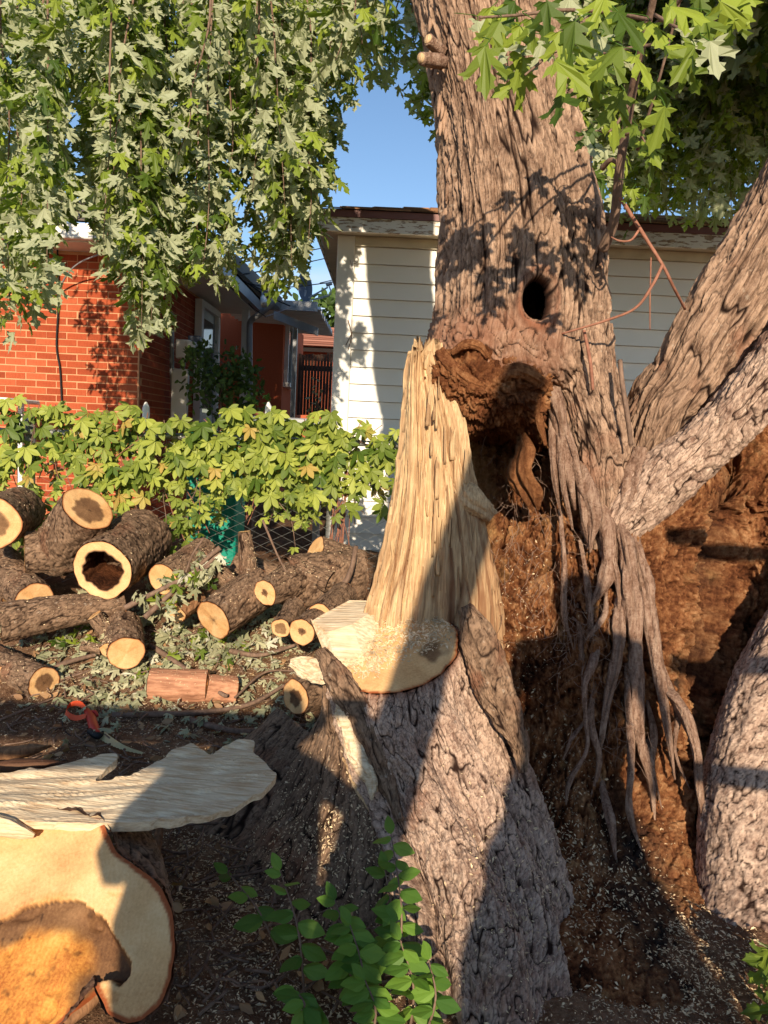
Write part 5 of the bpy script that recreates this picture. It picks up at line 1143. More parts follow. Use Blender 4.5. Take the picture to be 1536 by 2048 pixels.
# ---- hanging strands on the left
tipx = [-60, 0, 60, 110, 170, 240, 290, 330, 370, 430, 470, 500, 545, 575, 620, 660, 690, 730, 800]
tipy = [640, 640, 600, 500, 480, 510, 665, 600, 540, 560, 500, 505, 560, 570, 480, 400, 110, 150, 60]
allL = []; 
rs = np.random.default_rng(5)
def strand(x0, y0, x1, y1, Y0, Y1, dens=1.0, sc=1.0, under=.6, name='twig', tw=True):
    n = 6; pts = []
    for k in range(n):
        t = k/(n-1); pts.append(at(x0+(x1-x0)*t+rs.normal(0, 5), y0+(y1-y0)*t, Y0+(Y1-Y0)*t+rs.normal(0, .03)))
    pts = np.array(pts)
    if tw:
        V, F = tube(pts, np.linspace(.0065, .002, n), 5, 14); obj(name, V, F, M_TWIG, TREE)
    ln = abs(y1-y0); m = int(ln/11*dens)
    for i in range(m):
        t = (i+rs.random())/m; p = crom(pts, np.array([t*(n-1)]))[0]
        a = rs.uniform(0, 2*np.pi); rd = rs.uniform(.02, .11)
        q = p+np.array([math.cos(a)*rd, math.sin(a)*rd*.9, -rs.uniform(.0, .05)])
        tip = np.array([math.cos(a)*.55, math.sin(a)*.55, -1.0])+rs.normal(0, .28, 3)
        nm = np.array([math.cos(a)*.8, math.sin(a)*.8-.15, .45])+rs.normal(0, .35, 3)
        if rs.random() < under and nm[1] < 0: nm = -nm
        allL.append((q, tip, nm, sc*rs.uniform(.075, .125)))
for i in range(120):
    x1 = rs.uniform(-50, 655); ty = np.interp(x1, tipx, tipy); y1 = ty*rs.choice([.55, .75, .88, .97, 1.0])+rs.normal(0, 8)
    if 480 < x1 < 545 and rs.random() < .35: continue
    x0 = x1+rs.normal(-10, 35); Y = rs.uniform(3.9, 5.6)
    strand(x0, -70+rs.uniform(0, 60), x1, y1, Y, Y+rs.normal(0, .1), rs.uniform(.75, 1.15), 1.0, .62, 'twig', i % 2 == 0)
for x1, y1, Y in ((20, 640, 4.2), (45, 600, 4.3), (290, 660, 4.1), (305, 640, 4.2), (270, 600, 4.15), (250, 540, 4.3), (460, 520, 4.4), (430, 560, 4.5), (360, 540, 4.4), (565, 575, 4.8), (575, 540, 4.9), (640, 410, 4.7), (655, 360, 4.8), (610, 460, 4.9), (505, 500, 5.2), (530, 540, 5.0), (340, 520, 4.3), (400, 500, 4.3), (590, 500, 4.8), (625, 350, 4.8)):
    strand(x1+rs.normal(-20, 15), -60, x1, y1, Y, Y, 1.25, 1.05, .62)
for i in range(60):                                    # upper canopy filling the top edge
    x = rs.uniform(-40, 700); strand(x, -90, x+rs.normal(0, 20), rs.uniform(60, 200), 4.6+rs.random()*1.6, 5.2, 1.1, 1.05, .5, 'twig', False)
for x, y0, y1, Y in ((690, -60, 120, 4.0), (715, -60, 90, 3.9), (735, -60, 60, 3.9), (660, -60, 140, 4.6), (740, -40, 130, 5.4), (770, -40, 170, 5.6), (800, -40, 130, 5.6), (680, -60, 180, 5.4), (845, 20, 235, 5.4), (860, 60, 250, 5.4), (835, 60, 200, 5.6), (825, -40, 90, 5.4)):
    strand(x, y0, x+rs.normal(0, 8), y1, Y, Y, 1.2, 1.15, .6)
# ---- shaded mass behind the trunk on the right
for i in range(190):
    x = rs.uniform(1140, 1600); y0 = -80; y1 = rs.uniform(180, 450) if x > 1200 else rs.uniform(150, 380); Y = rs.uniform(4.8, 6.9)
    strand(x, y0, x+rs.normal(0, 20), y1, Y, Y, .95, 1.1, .4, 'twig', i % 4 == 0)
# ---- sunlit sprays close by, upper right
NEAR = [(955, 60), (985, 30), (1010, 95), (1030, 20), (1045, 130), (1000, 60), (1065, 55), (1085, 100), (1095, 20), (1110, 140), (1130, 205), (1060, 165), (1150, 60), (1165, 120), (1185, 25), (1200, 90), (1215, 150), (1180, 170), (1235, 40), (1245, 110), (1015, 150), (970, 110), (1040, 70), (1120, 80), (1190, 275), (1175, 290), (1285, 300), (1275, 270), (1300, 320), (1265, 395), (1290, 410), (1340, 30), (1365, 80), (1390, 110), (1410, 50), (1440, 20), (1470, 40), (1330, 110), (1370, 150), (1300, 60), (1270, 130), (1310, 180), (1500, 10), (1420, 100), (1350, -10), (1210, 10), (1140, 10), (1250, 200), (1225, 240), (1400, 10), (1330, 230)]
nearL = []
for x, y in NEAR:
    Y = rs.uniform(1.95, 2.35) if y < 260 else 2.7; s_ = rs.uniform(.085, .125)*(.75 if y > 350 else 1)
    p = at(x, y-18, Y); a = rs.normal(0, .55); tip = np.array([math.sin(a), -.15, -math.cos(a)])+rs.normal(0, .18, 3); nm = np.array([rs.normal(0, .4), -1.0, rs.normal(.5, .35)])
    if rs.random() < .22: nm = -nm
    nearL.append((p, tip, nm, s_))
for pts in ([(1300, 40, 2.55), (1220, 25, 2.3), (1130, 20, 2.2), (1040, 30, 2.15), (960, 35, 2.1)], [(1190, 25, 2.28), (1130, 75, 2.2), (1085, 120, 2.15), (1050, 150, 2.1)], [(1300, 90, 2.6), (1240, 100, 2.4), (1170, 120, 2.25), (1135, 185, 2.2)], [(1310, 30, 2.6), (1370, 60, 2.4), (1430, 40, 2.3), (1500, 0, 2.2)], [(1370, 60, 2.4), (1385, 110, 2.3)], [(1262, 200, 2.78), (1225, 258, 2.72), (1190, 262, 2.7)], [(1248, 270, 2.8), (1275, 262, 2.75), (1290, 285, 2.7)], [(1275, 300, 2.85), (1315, 170, 2.7), (1355, 20, 2.6), (1370, -40, 2.55)]):
    V, F = tube([at(*p) for p in pts], np.linspace(.006, .003, len(pts)), 6, 20); obj('twig', V, F, M_TWIG, TREE)
PET = []
for p, tip, nm, s_ in nearL: PET.append(tube([p, p+np.array([rs.normal(0, .02), .03, .03]), p+np.array([rs.normal(0, .03), .06, .05])], .0014, 4, 6))
V, F = joinVF(PET); tag(obj('leaf_stalks', V, F, M_WEED, TREE, attrs={'rnd': np.full(len(V), .6)}), kind='stuff')
for i, (p, tip, nm, s_) in enumerate(nearL): inst('leaf', ME_MAPLE[i % 4], TREE, mat4(p, tip, nm, s_))
# the 240 leaves that show largest are single objects, the rest one mass
key = np.array([s_/p[1]*(1.0 if p[1] < 5 else .5)*(0 <= 768+p[0]/p[1]*FOC <= 1536) for p, tip, nm, s_ in allL]); order = np.argsort(-key)
for i in order[:245]: inst('leaf', ME_MAPLE[i % 4], TREE, mat4(*allL[i]))
# unseen crown leaves above the frame, placed to shade the garage and far leaves
for i in range(9500):
    p = np.array([rs.uniform(1.2, 4.8), rs.uniform(1.9, 4.6), rs.uniform(3.7, 6.8)])
    if p[0] < 1.6 and (p[1] < 3.3 or p[2] < 4.2): continue
    if rs.random() < .8*smooth(vnoise(p[None]*1.7, 3), .15, .45)[0]: continue
    allL.append((p, np.array([rs.normal(0, .5), rs.normal(0, .5), -1]), rs.normal(0, 1, 3), rs.uniform(.14, .21))); 
for i in range(2300):  # more leaves added out of view, to shade the rear porch wall
    p = np.array([rs.uniform(-2.9, -.65), rs.uniform(3.7, 5.2), rs.uniform(4.6, 7.2)])
    allL.append((p, np.array([rs.normal(0, .5), rs.normal(0, .5), -1]), rs.normal(0, 1, 3), rs.uniform(.13, .19)))
rest = list(order[245:])+list(range(len(order), len(allL)))
joined('foliage', mapV, mapF, [mat4(*allL[i]) for i in rest], M_MAPLE, TREE, 3)
# boughs that carry the strands (above the frame)
for pts, r0, r1 in (([(.40, 3.4, 4.2), (-.6, 4.0, 5.0), (-2.0, 4.6, 5.1), (-3.6, 5.0, 4.8)], .13, .03), ([(.55, 3.4, 5.0), (1.8, 3.2, 5.2), (3.4, 3.0, 5.2), (4.6, 2.8, 5.0)], .12, .03), ([(1.8, 3.2, 5.2), (2.4, 4.4, 5.0), (2.8, 5.8, 4.8)], .06, .02), ([(-.6, 4.0, 5.0), (-.7, 4.9, 4.7), (-1.0, 5.6, 4.5)], .06, .02)):
    V, F = tube(pts, np.linspace(r0, r1, len(pts)), 12, 30, .15, 3); obj('bough', V, F, M_TWIG, TREE)

# ---- creeper on the fence
VINE = empty('creeper_vine', (at(400, 1000, FY)[0], FY-.05, .42)); tag(VINE, 'sunlit green creeper with five fingered leaves smothering the chain link fence', 'vine')
cre = []
def vine_ok(x, y):
    top = np.interp(x, [-40, 0, 80, 150, 250, 330, 420, 520, 600, 640, 700, 740, 800], [800, 795, 800, 815, 812, 838, 822, 830, 838, 828, 838, 860, 872])
    bot = np.interp(x, [-40, 60, 140, 200, 320, 360, 420, 520, 600, 650, 690, 720, 800], [1130, 1110, 1030, 1030, 1140, 1130, 1015, 1000, 1050, 975, 1000, 990, 970])
    return top, bot
n_try = 0
while len(cre) < 900 and n_try < 9000:
    n_try += 1
    x = rs.uniform(-40, 800); t, b_ = vine_ok(x, 0); t += 26*vnoise(np.array([[x*.035, 0, 0]]), 4)[0]-6; y = t+(b_+60-t)*rs.beta(1.05, 1.3)
    if y > b_ and rs.random() < .7: continue
    if x > 700 and rs.random() < .45: continue
    low = y > 960; s_ = rs.uniform(.07, .125)*(.62 if low and rs.random() < .6 else 1.0)
    Y = FY+rs.uniform(-.20, -.03) if rs.random() < .8 else FY+rs.uniform(.02, .2)
    p = at(x, y, Y); a = rs.normal(0, .6); tip = np.array([math.sin(a), -.5, -math.cos(a)*.8])+rs.normal(0, .2, 3); nm = np.array([rs.normal(0, .6), -1.0, rs.normal(.75, .5)])
    cre.append((p, tip, nm, s_))
o_ = np.argsort([-c[3]/(c[0][1]-4.5) for c in cre])
for i in o_[:300]: inst('leaf', ME_PAL, VINE, mat4(*cre[i]))
joined('leaves', palV, palF, [mat4(*cre[i]) for i in o_[300:]], M_CREEP, VINE, 8)
for i in range(34):
    x = rs.uniform(-20, 780); t, b_ = vine_ok(x, 0); pts = [at(x, b_+rs.uniform(20, 60), FY-.05)]
    for k in range(5): x += rs.normal(0, 30); pts.append(at(x, b_+40-(b_-t+30)*(k+1)/5, FY-.05+rs.normal(0, .03)))
    V, F = tube(pts, .003, 5, 20); obj('vine_stem', V, F, M_TWIG if i % 2 else M_REDTWIG, VINE)
# dry twiggy stems by the post
V, F = joinVF([tube([at(690+rs.normal(0, 12), 880+rs.uniform(0, 40), FY-.04), at(690+rs.normal(0, 14), 980, FY-.05), at(680+rs.normal(0, 14), 1100, FY-.06)], .003, 4, 12, .4, i) for i in range(16)])
tag(obj('dry_stems', V, F, M_REDTWIG, VINE), kind='stuff')

# ---- shrub by the porch, far tree
def bush(name, label, cat, c, rad, n, size, mat, seed, part_='foliage', trunk=None):
    g_ = np.random.default_rng(seed); root = empty(name, (c[0], c[1], .36)); tag(root, label, cat); Ms = []
    cl = g_.normal(0, .5, (14, 3))
    for i in range(n):
        q = cl[g_.integers(0, 14)]+g_.normal(0, .3, 3); q = q/max(1, np.linalg.norm(q)*.95)
        Ms.append(mat4(np.asarray(c)+q*np.asarray(rad), g_.normal(0, 1, 3)+np.array([0, -.2, -.2]), g_.normal(0, .6, 3)+np.array([0, -.5, .8]), size*g_.uniform(.7, 1.3)))
    joined(part_, ovV, ovF, Ms, mat, root, seed)
    V, F = tube(trunk or [(c[0], c[1], .3), (c[0]+.02, c[1], c[2])], [.03, .015] if not trunk else [.25]*len(trunk), 8, 8, .2, 2); obj('stem' if not trunk else 'trunk', V, F, M_TWIG, root)
    return root
bush('shrub', 'dark leafy shrub in front of the porch', 'shrub', at(440, 760, 8.3), (.42, .35, .42), 900, .07, M_SHRUB, 21)
bush('shrub', 'small pale sapling beside the porch shrub', 'shrub', at(515, 815, 7.6), (.14, .12, .16), 70, .06, M_WEED, 22)
bush('dry_weed', 'dry reddish weed growing by the board fence', 'weed', at(632, 806, 9.5), (.08, .08, .3), 40, .06, M_WILT, 23)
c = at(655, 640, 45); bush('far_tree', 'distant green tree above the far roof', 'tree', c, (2.2, 2, 1.4), 900, .5, M_SHRUB, 24, 'crown', [(c[0], c[1], .3), (c[0], c[1], c[2])])
# ================================================================ ground litter, saw, weeds
rs = np.random.default_rng(77)
# leafy cut branches
BR = [([(290, 1235, .10), (350, 1180, .12), (420, 1130, .16)], 'leafy branch propped against the branched log', 24), ([(250, 1215, .14), (330, 1175, .16), (400, 1140, .14), (440, 1105, .22)], 'brown branch with silvery wilted leaves over the pale faced log', 28),
      ([(300, 1290, .05), (360, 1330, .05), (440, 1385, .06), (455, 1392, .06)], 'bare brown branch lying across the litter', 0), ([(360, 1275, .03), (420, 1262, .06), (500, 1290, .03)], 'cut spray of silver green leaves beside the split faced log', 22),
      ([(300, 1260, .03), (350, 1275, .05), (400, 1300, .03)], 'cut leafy spray lying beside the stubby knot', 18), ([(200, 1350, .02), (280, 1345, .04), (340, 1330, .03)], 'cut leafy spray lying in front of the stubby knot', 20),
      ([(190, 1210, .03), (165, 1250, .05), (150, 1285, .03)], 'green leafed twig under the long tapered log', 12), ([(420, 1320, .02), (440, 1310, .05), (430, 1335, .03)], 'bright green sprig standing by the bare branch', 5),
      ([(470, 1395, .05), (530, 1345, .07), (600, 1340, .05), (640, 1315, .10)], 'thin curved branch running to the sawn buttress', 0), ([(225, 1430, .02), (400, 1425, .03), (500, 1408, .03), (570, 1370, .05)], 'long dark branch lying at the edge of the shadow', 0),
      ([(380, 1440, .02), (470, 1462, .02), (560, 1455, .02), (650, 1445, .04)], 'long dark root like branch in front of the shaded log', 0), ([(450, 1300, .03), (520, 1310, .04), (590, 1290, .05)], 'brown stick half buried in leaves near the buttress', 4),
      ([(525, 1040, .60), (555, 1110, .45), (580, 1160, .30), (592, 1200, .15), (602, 1235, .04)], 'thin dark whip standing between the gnarled log and fence', 0), ([(712, 1092, .45), (705, 1130, .34), (690, 1165, .25), (655, 1195, .15), (615, 1225, .05)], 'curved grey branch rising from the gnarled log', 0),
      ([(408, 1075, .32), (385, 1110, .26), (370, 1150, .18), (360, 1180, .1)], 'thin brown switch leaning on the heap', 0), ([(440, 1095, .3), (410, 1120, .24), (380, 1150, .18)], 'broken reddish stick leaning beside the brown switch', 0),
      ([(60, 1350, .03), (150, 1320, .04), (230, 1300, .04)], 'grey brown stick lying behind the wavy hearted log', 0), ([(120, 1360, .02), (180, 1340, .02), (230, 1310, .03)], 'short thin stick pointing at the stubby knot', 0), ([(0, 1440, .02), (60, 1415, .02), (110, 1395, .02)], 'thin dry stick beside the orange strap', 0)]
def wpt(px, py, h):
    d = ray(px, py); t0, t1 = .5, 9.0          # a point h above the yard on this sight line
    for _ in range(40):
        t = (t0+t1)/2; q = CAM+d*t
        if q[2] > gz0(q[1])+h: t0 = t
        else: t1 = t
    return CAM+d*t0
# sticks that stand up out of the heap keep the heap's depth
for i, (pts, lab, nl) in enumerate(BR):
    if 'whip' in lab or 'rising' in lab or 'switch' in lab and 'thin brown' in lab or 'reddish stick' in lab: W_ = [at(x, y, 4.35+.0*k) for k, (x, y, h) in enumerate(pts)]
    elif 'propped' in lab or 'silvery' in lab: W_ = [at(x, y, 4.22+.05*k) for k, (x, y, h) in enumerate(pts)]
    else: W_ = [wpt(x, y, h) for x, y, h in pts]
    root = empty('cut_branch', W_[0]); tag(root, lab, 'branch', 'cut branches on the yard')
    r0 = .007 if 'thin' in lab else .017
    if 'spray' in lab or 'twig' in lab or 'sprig' in lab: r0 = .004
    if 'curved grey' in lab: r0 = .02
    V, F = tube(W_, np.linspace(r0*.7 if 'curved grey' in lab else r0, r0 if 'curved grey' in lab else r0*.55, len(W_)), 9, 12*len(W_), .25, i); obj('stem', V, F, M_TWIG, root)
    for k in range(nl):
        t = rs.uniform(.15, 1)*(len(W_)-1); p = crom(np.array(W_), np.array([t]))[0]+rs.normal(0, .05, 3)*np.array([1.2, 1, .5]); p[2] = max(p[2], float(gz(p[0], p[1]))+.02)
        tip = rs.normal(0, 1, 3)*np.array([1, 1, .5])+np.array([0, -.2, -.5]); nm = rs.normal(0, .7, 3)+np.array([0, -.6, .8])
        me = ME_MAPLE[k % 4] if ('green' in lab and rs.random() < .8) or rs.random() < .2 else ME_WILT
        inst('leaf', me, root, mat4(p, tip, nm, rs.uniform(.07, .11)))
# litter of wilted leaves
lit = []
for i in range(760):
    cx, cy, sx, sy = [(300, 1350, 110, 35), (430, 1290, 90, 40), (350, 1240, 80, 40), (560, 1330, 70, 40), (240, 1400, 120, 20), (200, 1290, 90, 40), (500, 1230, 60, 30), (450, 1450, 160, 25), (120, 1310, 100, 40)][rs.integers(0, 9)]
    p = gp(cx+rs.normal(0, sx), min(max(cy+rs.normal(0, sy), 1150), 1500)); p[2] = float(gz(p[0], p[1]))+rs.uniform(.012, .05)
    lit.append(mat4(p, rs.normal(0, 1, 3)*np.array([1, 1, .3]), rs.normal(0, .5, 3)+np.array([0, -.3, 1]), rs.uniform(.04, .095)))
o = joined('leaf_litter', *half_leaf(MAPLE_H, .5, .4), lit, M_WILT, None, 4); tag(o, 'wilted silver green leaves strewn among the logs', 'leaf litter', None, 'stuff')
lit = []
for i in range(700):
    p = gp(rs.uniform(-40, 760), rs.uniform(1190, 1600) if i % 4 else rs.uniform(1600, 2040)); p[2] = float(gz(p[0], p[1]))+rs.uniform(.008, .03)
    lit.append(mat4(p, rs.normal(0, 1, 3)*np.array([1, 1, .3]), rs.normal(0, .6, 3)+np.array([0, -.3, 1]), rs.uniform(.02, .06)))
o = joined('dead_leaf_litter', *half_leaf(OVAL, .5, .5), lit, M_DEAD, None, 6); tag(o, 'dry brown leaf scraps and bark crumbs covering the soil', 'leaf litter', None, 'stuff')
# twigs and bark crumbs
tw = []
for i in range(900):
    px, py = rs.uniform(-30, 780), rs.uniform(1190, 1800) if rs.random() < .75 else rs.uniform(1700, 2048); p = gp(px, py); a = rs.uniform(0, np.pi); l = rs.uniform(.03, .16)
    q = p+np.array([math.cos(a)*l, math.sin(a)*l, 0]); p[2] = float(gz(p[0], p[1]))+rs.uniform(.004, .02); q[2] = float(gz(q[0], q[1]))+rs.uniform(.004, .03)
    tw.append(tube([p, (p+q)/2+rs.normal(0, .008, 3), q], rs.uniform(.0015, .005), 5, 5, .3, i))
V, F = joinVF(tw); tag(obj('twig_litter', V, F, M_TWIG), 'small broken twigs scattered over the yard soil', 'twigs', None, 'stuff')
# wood chips and sawdust
M_CHIP = plain('wood_chip', S(218, 192, 154), .8, .2, .45, 25)
def chips(name, pts, nrm, lo, hi, parent, label=None, seed=0, lift=.004, mat=None):
    g_ = np.random.default_rng(seed); n = len(pts); a = g_.normal(0, 1, (n, 3)); a -= nrm*(a*nrm).sum(1, keepdims=True)*.8; a /= np.linalg.norm(a, axis=1, keepdims=True)
    b = np.cross(nrm, a)+g_.normal(0, .3, (n, 3)); b /= np.linalg.norm(b, axis=1, keepdims=True); l = g_.uniform(lo, hi, (n, 1))*g_.uniform(.4, 1, (n, 1)); w_ = l*g_.uniform(.15, .5, (n, 1)); h = nrm*g_.uniform(0, lift*2, (n, 1))
    c = pts+h; V = np.stack([c-a*l-b*w_, c-a*l*.2+b*w_*1.1+nrm*l*.3, c+a*l+b*w_*.6, c+a*l*.3-b*w_+nrm*l*.15], 1).reshape(-1, 3)
    F = np.arange(n*4).reshape(n, 4); o = obj(name, V, [F], mat or M_CHIP, parent, False); o['kind'] = 'stuff'
    if label: o['label'] = label; o['category'] = 'sawdust'
    return o
P_ = []
for cx, cy, sx, sy, n in ((600, 1700, 130, 90, 3600), (450, 1620, 150, 80, 3400), (450, 1850, 130, 120, 3600), (750, 1990, 130, 60, 1800), (250, 1370, 160, 50, 4500), (500, 1320, 120, 60, 3500), (300, 1460, 180, 40, 2500), (330, 1280, 150, 50, 3000), (1250, 1880, 120, 90, 2600), (1400, 1960, 120, 60, 1500), (150, 1300, 120, 80, 900), (1350, 1820, 80, 40, 800)):
    for k in range(n):
        x, y = cx+rs.normal(0, sx), cy+rs.normal(0, sy)
        if y < 1180 or y > 2100: continue
        d = ray(x, y); t = (float(.02)-CAM[2])/d[2] if y > 1480 else None
        p = CAM+d*t if t else gp(x, y)
        P_.append(p)
P_ = np.array(P_); 
xi = np.clip(np.searchsorted(gx, P_[:, 0]), 0, len(gx)-1); yi = np.clip(np.searchsorted(gy, P_[:, 1]), 0, len(gy)-1); P_[:, 2] = GZ[yi, xi]
chips('sawdust', P_, np.tile([0, 0, 1.0], (len(P_), 1)), .003, .0105, None, 'pale wood chips and sawdust sprinkled over the soil', 3)
def surf_chips(P, parent, cx, cy, sx, sy, n, seed, lo=.003, hi=.010, zmin=.15):
    N = gnormal(P, False); N = np.where(((CAM-P)*N).sum(-1, keepdims=True) < 0, -N, N); Pf, Nf = P.reshape(-1, 3), N.reshape(-1, 3)
    d = Pf-CAM; z = d @ FWD; X = 768+(d @ CR)/z*FOC; Yp = 1024-(d @ CU)/z*FOC
    wt = np.exp(-.5*(((X-cx)/sx)**2+((Yp-cy)/sy)**2))*smooth(Nf[:, 2], zmin-.25, zmin+.35)*(Nf[:, 1] < .3)
    if wt.sum() <= 0: return
    idx = np.random.default_rng(seed).choice(len(Pf), n, p=wt/wt.sum()); chips('chips', Pf[idx], Nf[idx], lo, hi, parent, None, seed)
surf_chips(SPt, TREE, 1050, 1800, 70, 160, 1500, 1); surf_chips(FLP, TREE, 620, 1680, 110, 80, 2600, 2); surf_chips(ROTP, TREE, 1030, 1250, 60, 120, 700, 3, .003, .009, .0); surf_chips(ROTP, TREE, 1110, 1600, 60, 110, 1200, 4, .004, .011, .05); surf_chips(ROTP, TREE, 1200, 1800, 110, 80, 1200, 5, .004, .011, .1)
# thick drift of chips on the sawn face
rg, nrm_ = STUMP_FACE; c = rg.mean(0); pts = []
while len(pts) < 3600:
    k = rs.integers(0, len(rg)); t = math.sqrt(rs.random())*.93; p = c+(rg[k]-c)*t; d = p-CAM; z = d @ FWD; X = 768+(d @ CR)/z*FOC; Yp = 1024-(d @ CU)/z*FOC
    if Yp > 1345-.35*(X-700)*(X > 760)+ rs.normal(0, 12): continue
    pts.append(p+nrm_*.006)
chips('chips', np.array(pts), np.tile(nrm_, (len(pts), 1)), .004, .012, TREE, None, 9, .006)
for k, (rt, PP) in enumerate(LOGP[:22]):                 # a dusting of chips on the logs themselves
    d = PP.reshape(-1, 3).mean(0)-CAM; z = d @ FWD; surf_chips(PP, rt, 768+(d @ CR)/z*FOC, 1024-(d @ CU)/z*FOC, 60, 40, 110, 30+k, .003, .009, .35)
# ---- pruning saw
M_ORANGE = plain('orange_strap', S(214, 78, 32), .5, .4, .1); M_RED = plain('red_grip', S(186, 44, 34), .45, .4, .06); M_BLADE = plain('saw_blade', S(190, 170, 120), .35, .5, .1, 20, .5)
SW = empty('pruning_saw', gp(170, 1450)); tag(SW, 'pruning saw with red grip, orange strap and curved blade on the soil', 'saw')
def gpt(x, y, h): return wpt(x, y, h)
V, F = tube([gpt(172, 1420, .035), gpt(182, 1435, .035), gpt(188, 1455, .035), gpt(196, 1470, .03)], [.014, .022, .024, .018], 12, 20, .1, 1); obj('grip', V, F, M_RED, SW)
V, F = tube([gpt(176, 1426, .04), gpt(190, 1424, .045), gpt(195, 1432, .04)], [.010, .010, .006], 10, 10); obj('horn', V, F, M_RED, SW)
V, F = tube([gpt(180, 1462, .03), gpt(196, 1472, .03), gpt(206, 1466, .03)], [.016, .018, .012], 10, 10); obj('ferrule', V, F, M_BLACK, SW)
bl = [(198, 1466), (222, 1482), (250, 1496), (285, 1506)]; W_ = [gpt(x, y, .03) for x, y in bl]; T_ = np.array(crom(np.array(W_), np.linspace(0, 3, 30)))
wd_ = np.linspace(.022, .004, 30); pv = np.array([0, 0, 1.0])*.55+np.array([.25, .8, 0]); pv /= np.linalg.norm(pv); tooth = np.tile([0, .004], 15)
Vb = np.vstack([T_+pv*wd_[:, None], T_-pv*(wd_+tooth)[:, None]]); Vb = np.vstack([Vb, Vb+np.array([0, .003, -.001])]); Fb = np.array([[i, i+1, 31+i, 30+i] for i in range(29)]); j = np.arange(29)
obj('blade', Vb, [np.vstack([Fb, Fb[:, ::-1]+60, np.stack([j, 60+j, 61+j, j+1], 1), np.stack([30+j, 31+j, 91+j, 90+j], 1)])], M_BLADE, SW, False)
sp_ = [(178, 1428), (160, 1408), (140, 1410), (132, 1425), (150, 1436), (172, 1432)]; W_ = np.array([gpt(x, y, .03+.02*(k % 2)) for k, (x, y) in enumerate(sp_)]); T_ = crom(W_, np.linspace(0, 5, 40)); pv = np.array([.1, .5, .85]); pv /= np.linalg.norm(pv)
Vb = np.vstack([T_+pv*.013, T_-pv*.013]); Vb = np.vstack([Vb, Vb+np.array([0, .002, 0])]); j = np.arange(39); Fb = np.stack([j, j+1, 41+j, 40+j], 1); obj('strap', Vb, [np.vstack([Fb, Fb[:, ::-1]+80])], M_ORANGE, SW, True)
V, F = tube([gpt(128, 1425, .02), gpt(125, 1450, .02), gpt(140, 1470, .02), gpt(175, 1475, .02)], .0025, 5, 24); obj('cord', V, F, M_BLACK, SW)
# ---- weeds at the foot of the buttress
def weed(label, base, top, leaves, cat='seedling', size=(.065, .10), mesh=None, mirror=True):
    b_, t_ = np.asarray(base), np.asarray(top); root = empty('seedling', b_); tag(root, label, cat, 'weeds at the foot of the maple'); n = len(leaves) if not isinstance(leaves, int) else leaves
    mid = (b_+t_)/2+np.array([.02, -.03, .03]); pts = np.array([b_, mid, t_]); V, F = tube(pts, [.004, .003, .0015], 6, 14); obj('stem', V, F, M_TWIG, root)
    for k in range(n):
        t = .2+.8*(k+.5)/n; p = crom(pts, np.array([t*2]))[0]; s_ = (-1)**k; a = rs.normal(0, .5); tip = np.array([s_*math.cos(a), -.35+rs.normal(0, .35), rs.normal(.05, .3)]); nm = np.array([rs.normal(0, .3), -.55, 1.0])+rs.normal(0, .2, 3)
        inst('leaf', mesh or ME_OV, root, mat4(p, tip, nm, rs.uniform(*size)*(1-.3*t)))
    inst('leaf', mesh or ME_OV, root, mat4(t_, (t_-mid)+np.array([0, -.05, 0]), (0, -.6, 1), size[0]*.8))
WD = [((795, 1960, 1.86), (782, 1668, 2.08), 16, 'tall upright seedling climbing the buttress bark'), ((770, 1900, 1.95), (770, 1740, 2.02), 8, 'leafy seedling tucked behind the tallest one'), ((610, 1990, 1.85), (560, 1740, 2.0), 10, 'seedling with large dark leaves left of the tallest one'), ((560, 1900, 2.02), (455, 1745, 2.12), 6, 'low seedling reaching left over the root flare'),
      ((700, 1990, 1.84), (670, 1800, 1.95), 14, 'bushy dark seedling in the shade of the root'), ((720, 2010, 1.80), (700, 1850, 1.88), 14, 'bushy bright seedling between the shaded ones'), ((820, 2040, 1.75), (800, 1880, 1.80), 12, 'sunlit serrated seedling beside the buttress foot'), ((850, 2020, 1.74), (858, 1920, 1.76), 7, 'small sunlit sprig leaning on the buttress foot'), ((600, 2060, 1.78), (590, 1980, 1.80), 8, 'dark broad leaved seedling at the bottom of the shade'), ((740, 2070, 1.72), (730, 1960, 1.76), 10, 'dense seedling mixed into the weed patch')]
for b_, t_, n, lab in WD: weed(lab, at(*b_)*np.array([1, 1, 0])+np.array([0, 0, .01]), at(*t_), n)
for i, (x, y, lab) in enumerate(((1500, 1930, 'maple seedling with broad dark leaves by the right buttress'), (1530, 2010, 'second maple seedling below the broad dark leaved one'))):
    p = gp(x, y+40); weed(lab, p, p+np.array([.02, -.04, .14]), 6, 'seedling', (.09, .13), ME_MAPLE[i])
# ================================================================ people behind the camera, and unseen things added to throw the long shadows
M_CLOTH = plain('dark_cloth', S(70, 76, 92), .9); M_SKIN = plain('skin', S(196, 148, 120), .6); M_STEEL = plain('painted_steel', S(70, 74, 78), .5)
def person(label, base, h, pose, mat=M_CLOTH, wide=1.15):
    """one continuous skinned body; pose gives joint positions as fractions of height (x right, y forward, z up)"""
    nodes, edges, rad = pose; me = bpy.data.meshes.new('person'); names = list(nodes); ix = {n: i for i, n in enumerate(names)}
    me.from_pydata([Vector(nodes[n])*h for n in names], [(ix[a], ix[b]) for a, b in edges], []); o = bpy.data.objects.new('person', me); link(o, None, base)
    o.modifiers.new('skin', 'SKIN'); o.modifiers.new('sub', 'SUBSURF').render_levels = 1
    for n in names: me.skin_vertices[0].data[ix[n]].radius = (rad[n]*h*wide, rad[n]*h); me.skin_vertices[0].data[ix[n]].use_root = (n == 'pel')
    me.materials.append(mat); tag(o, label, 'person'); return o
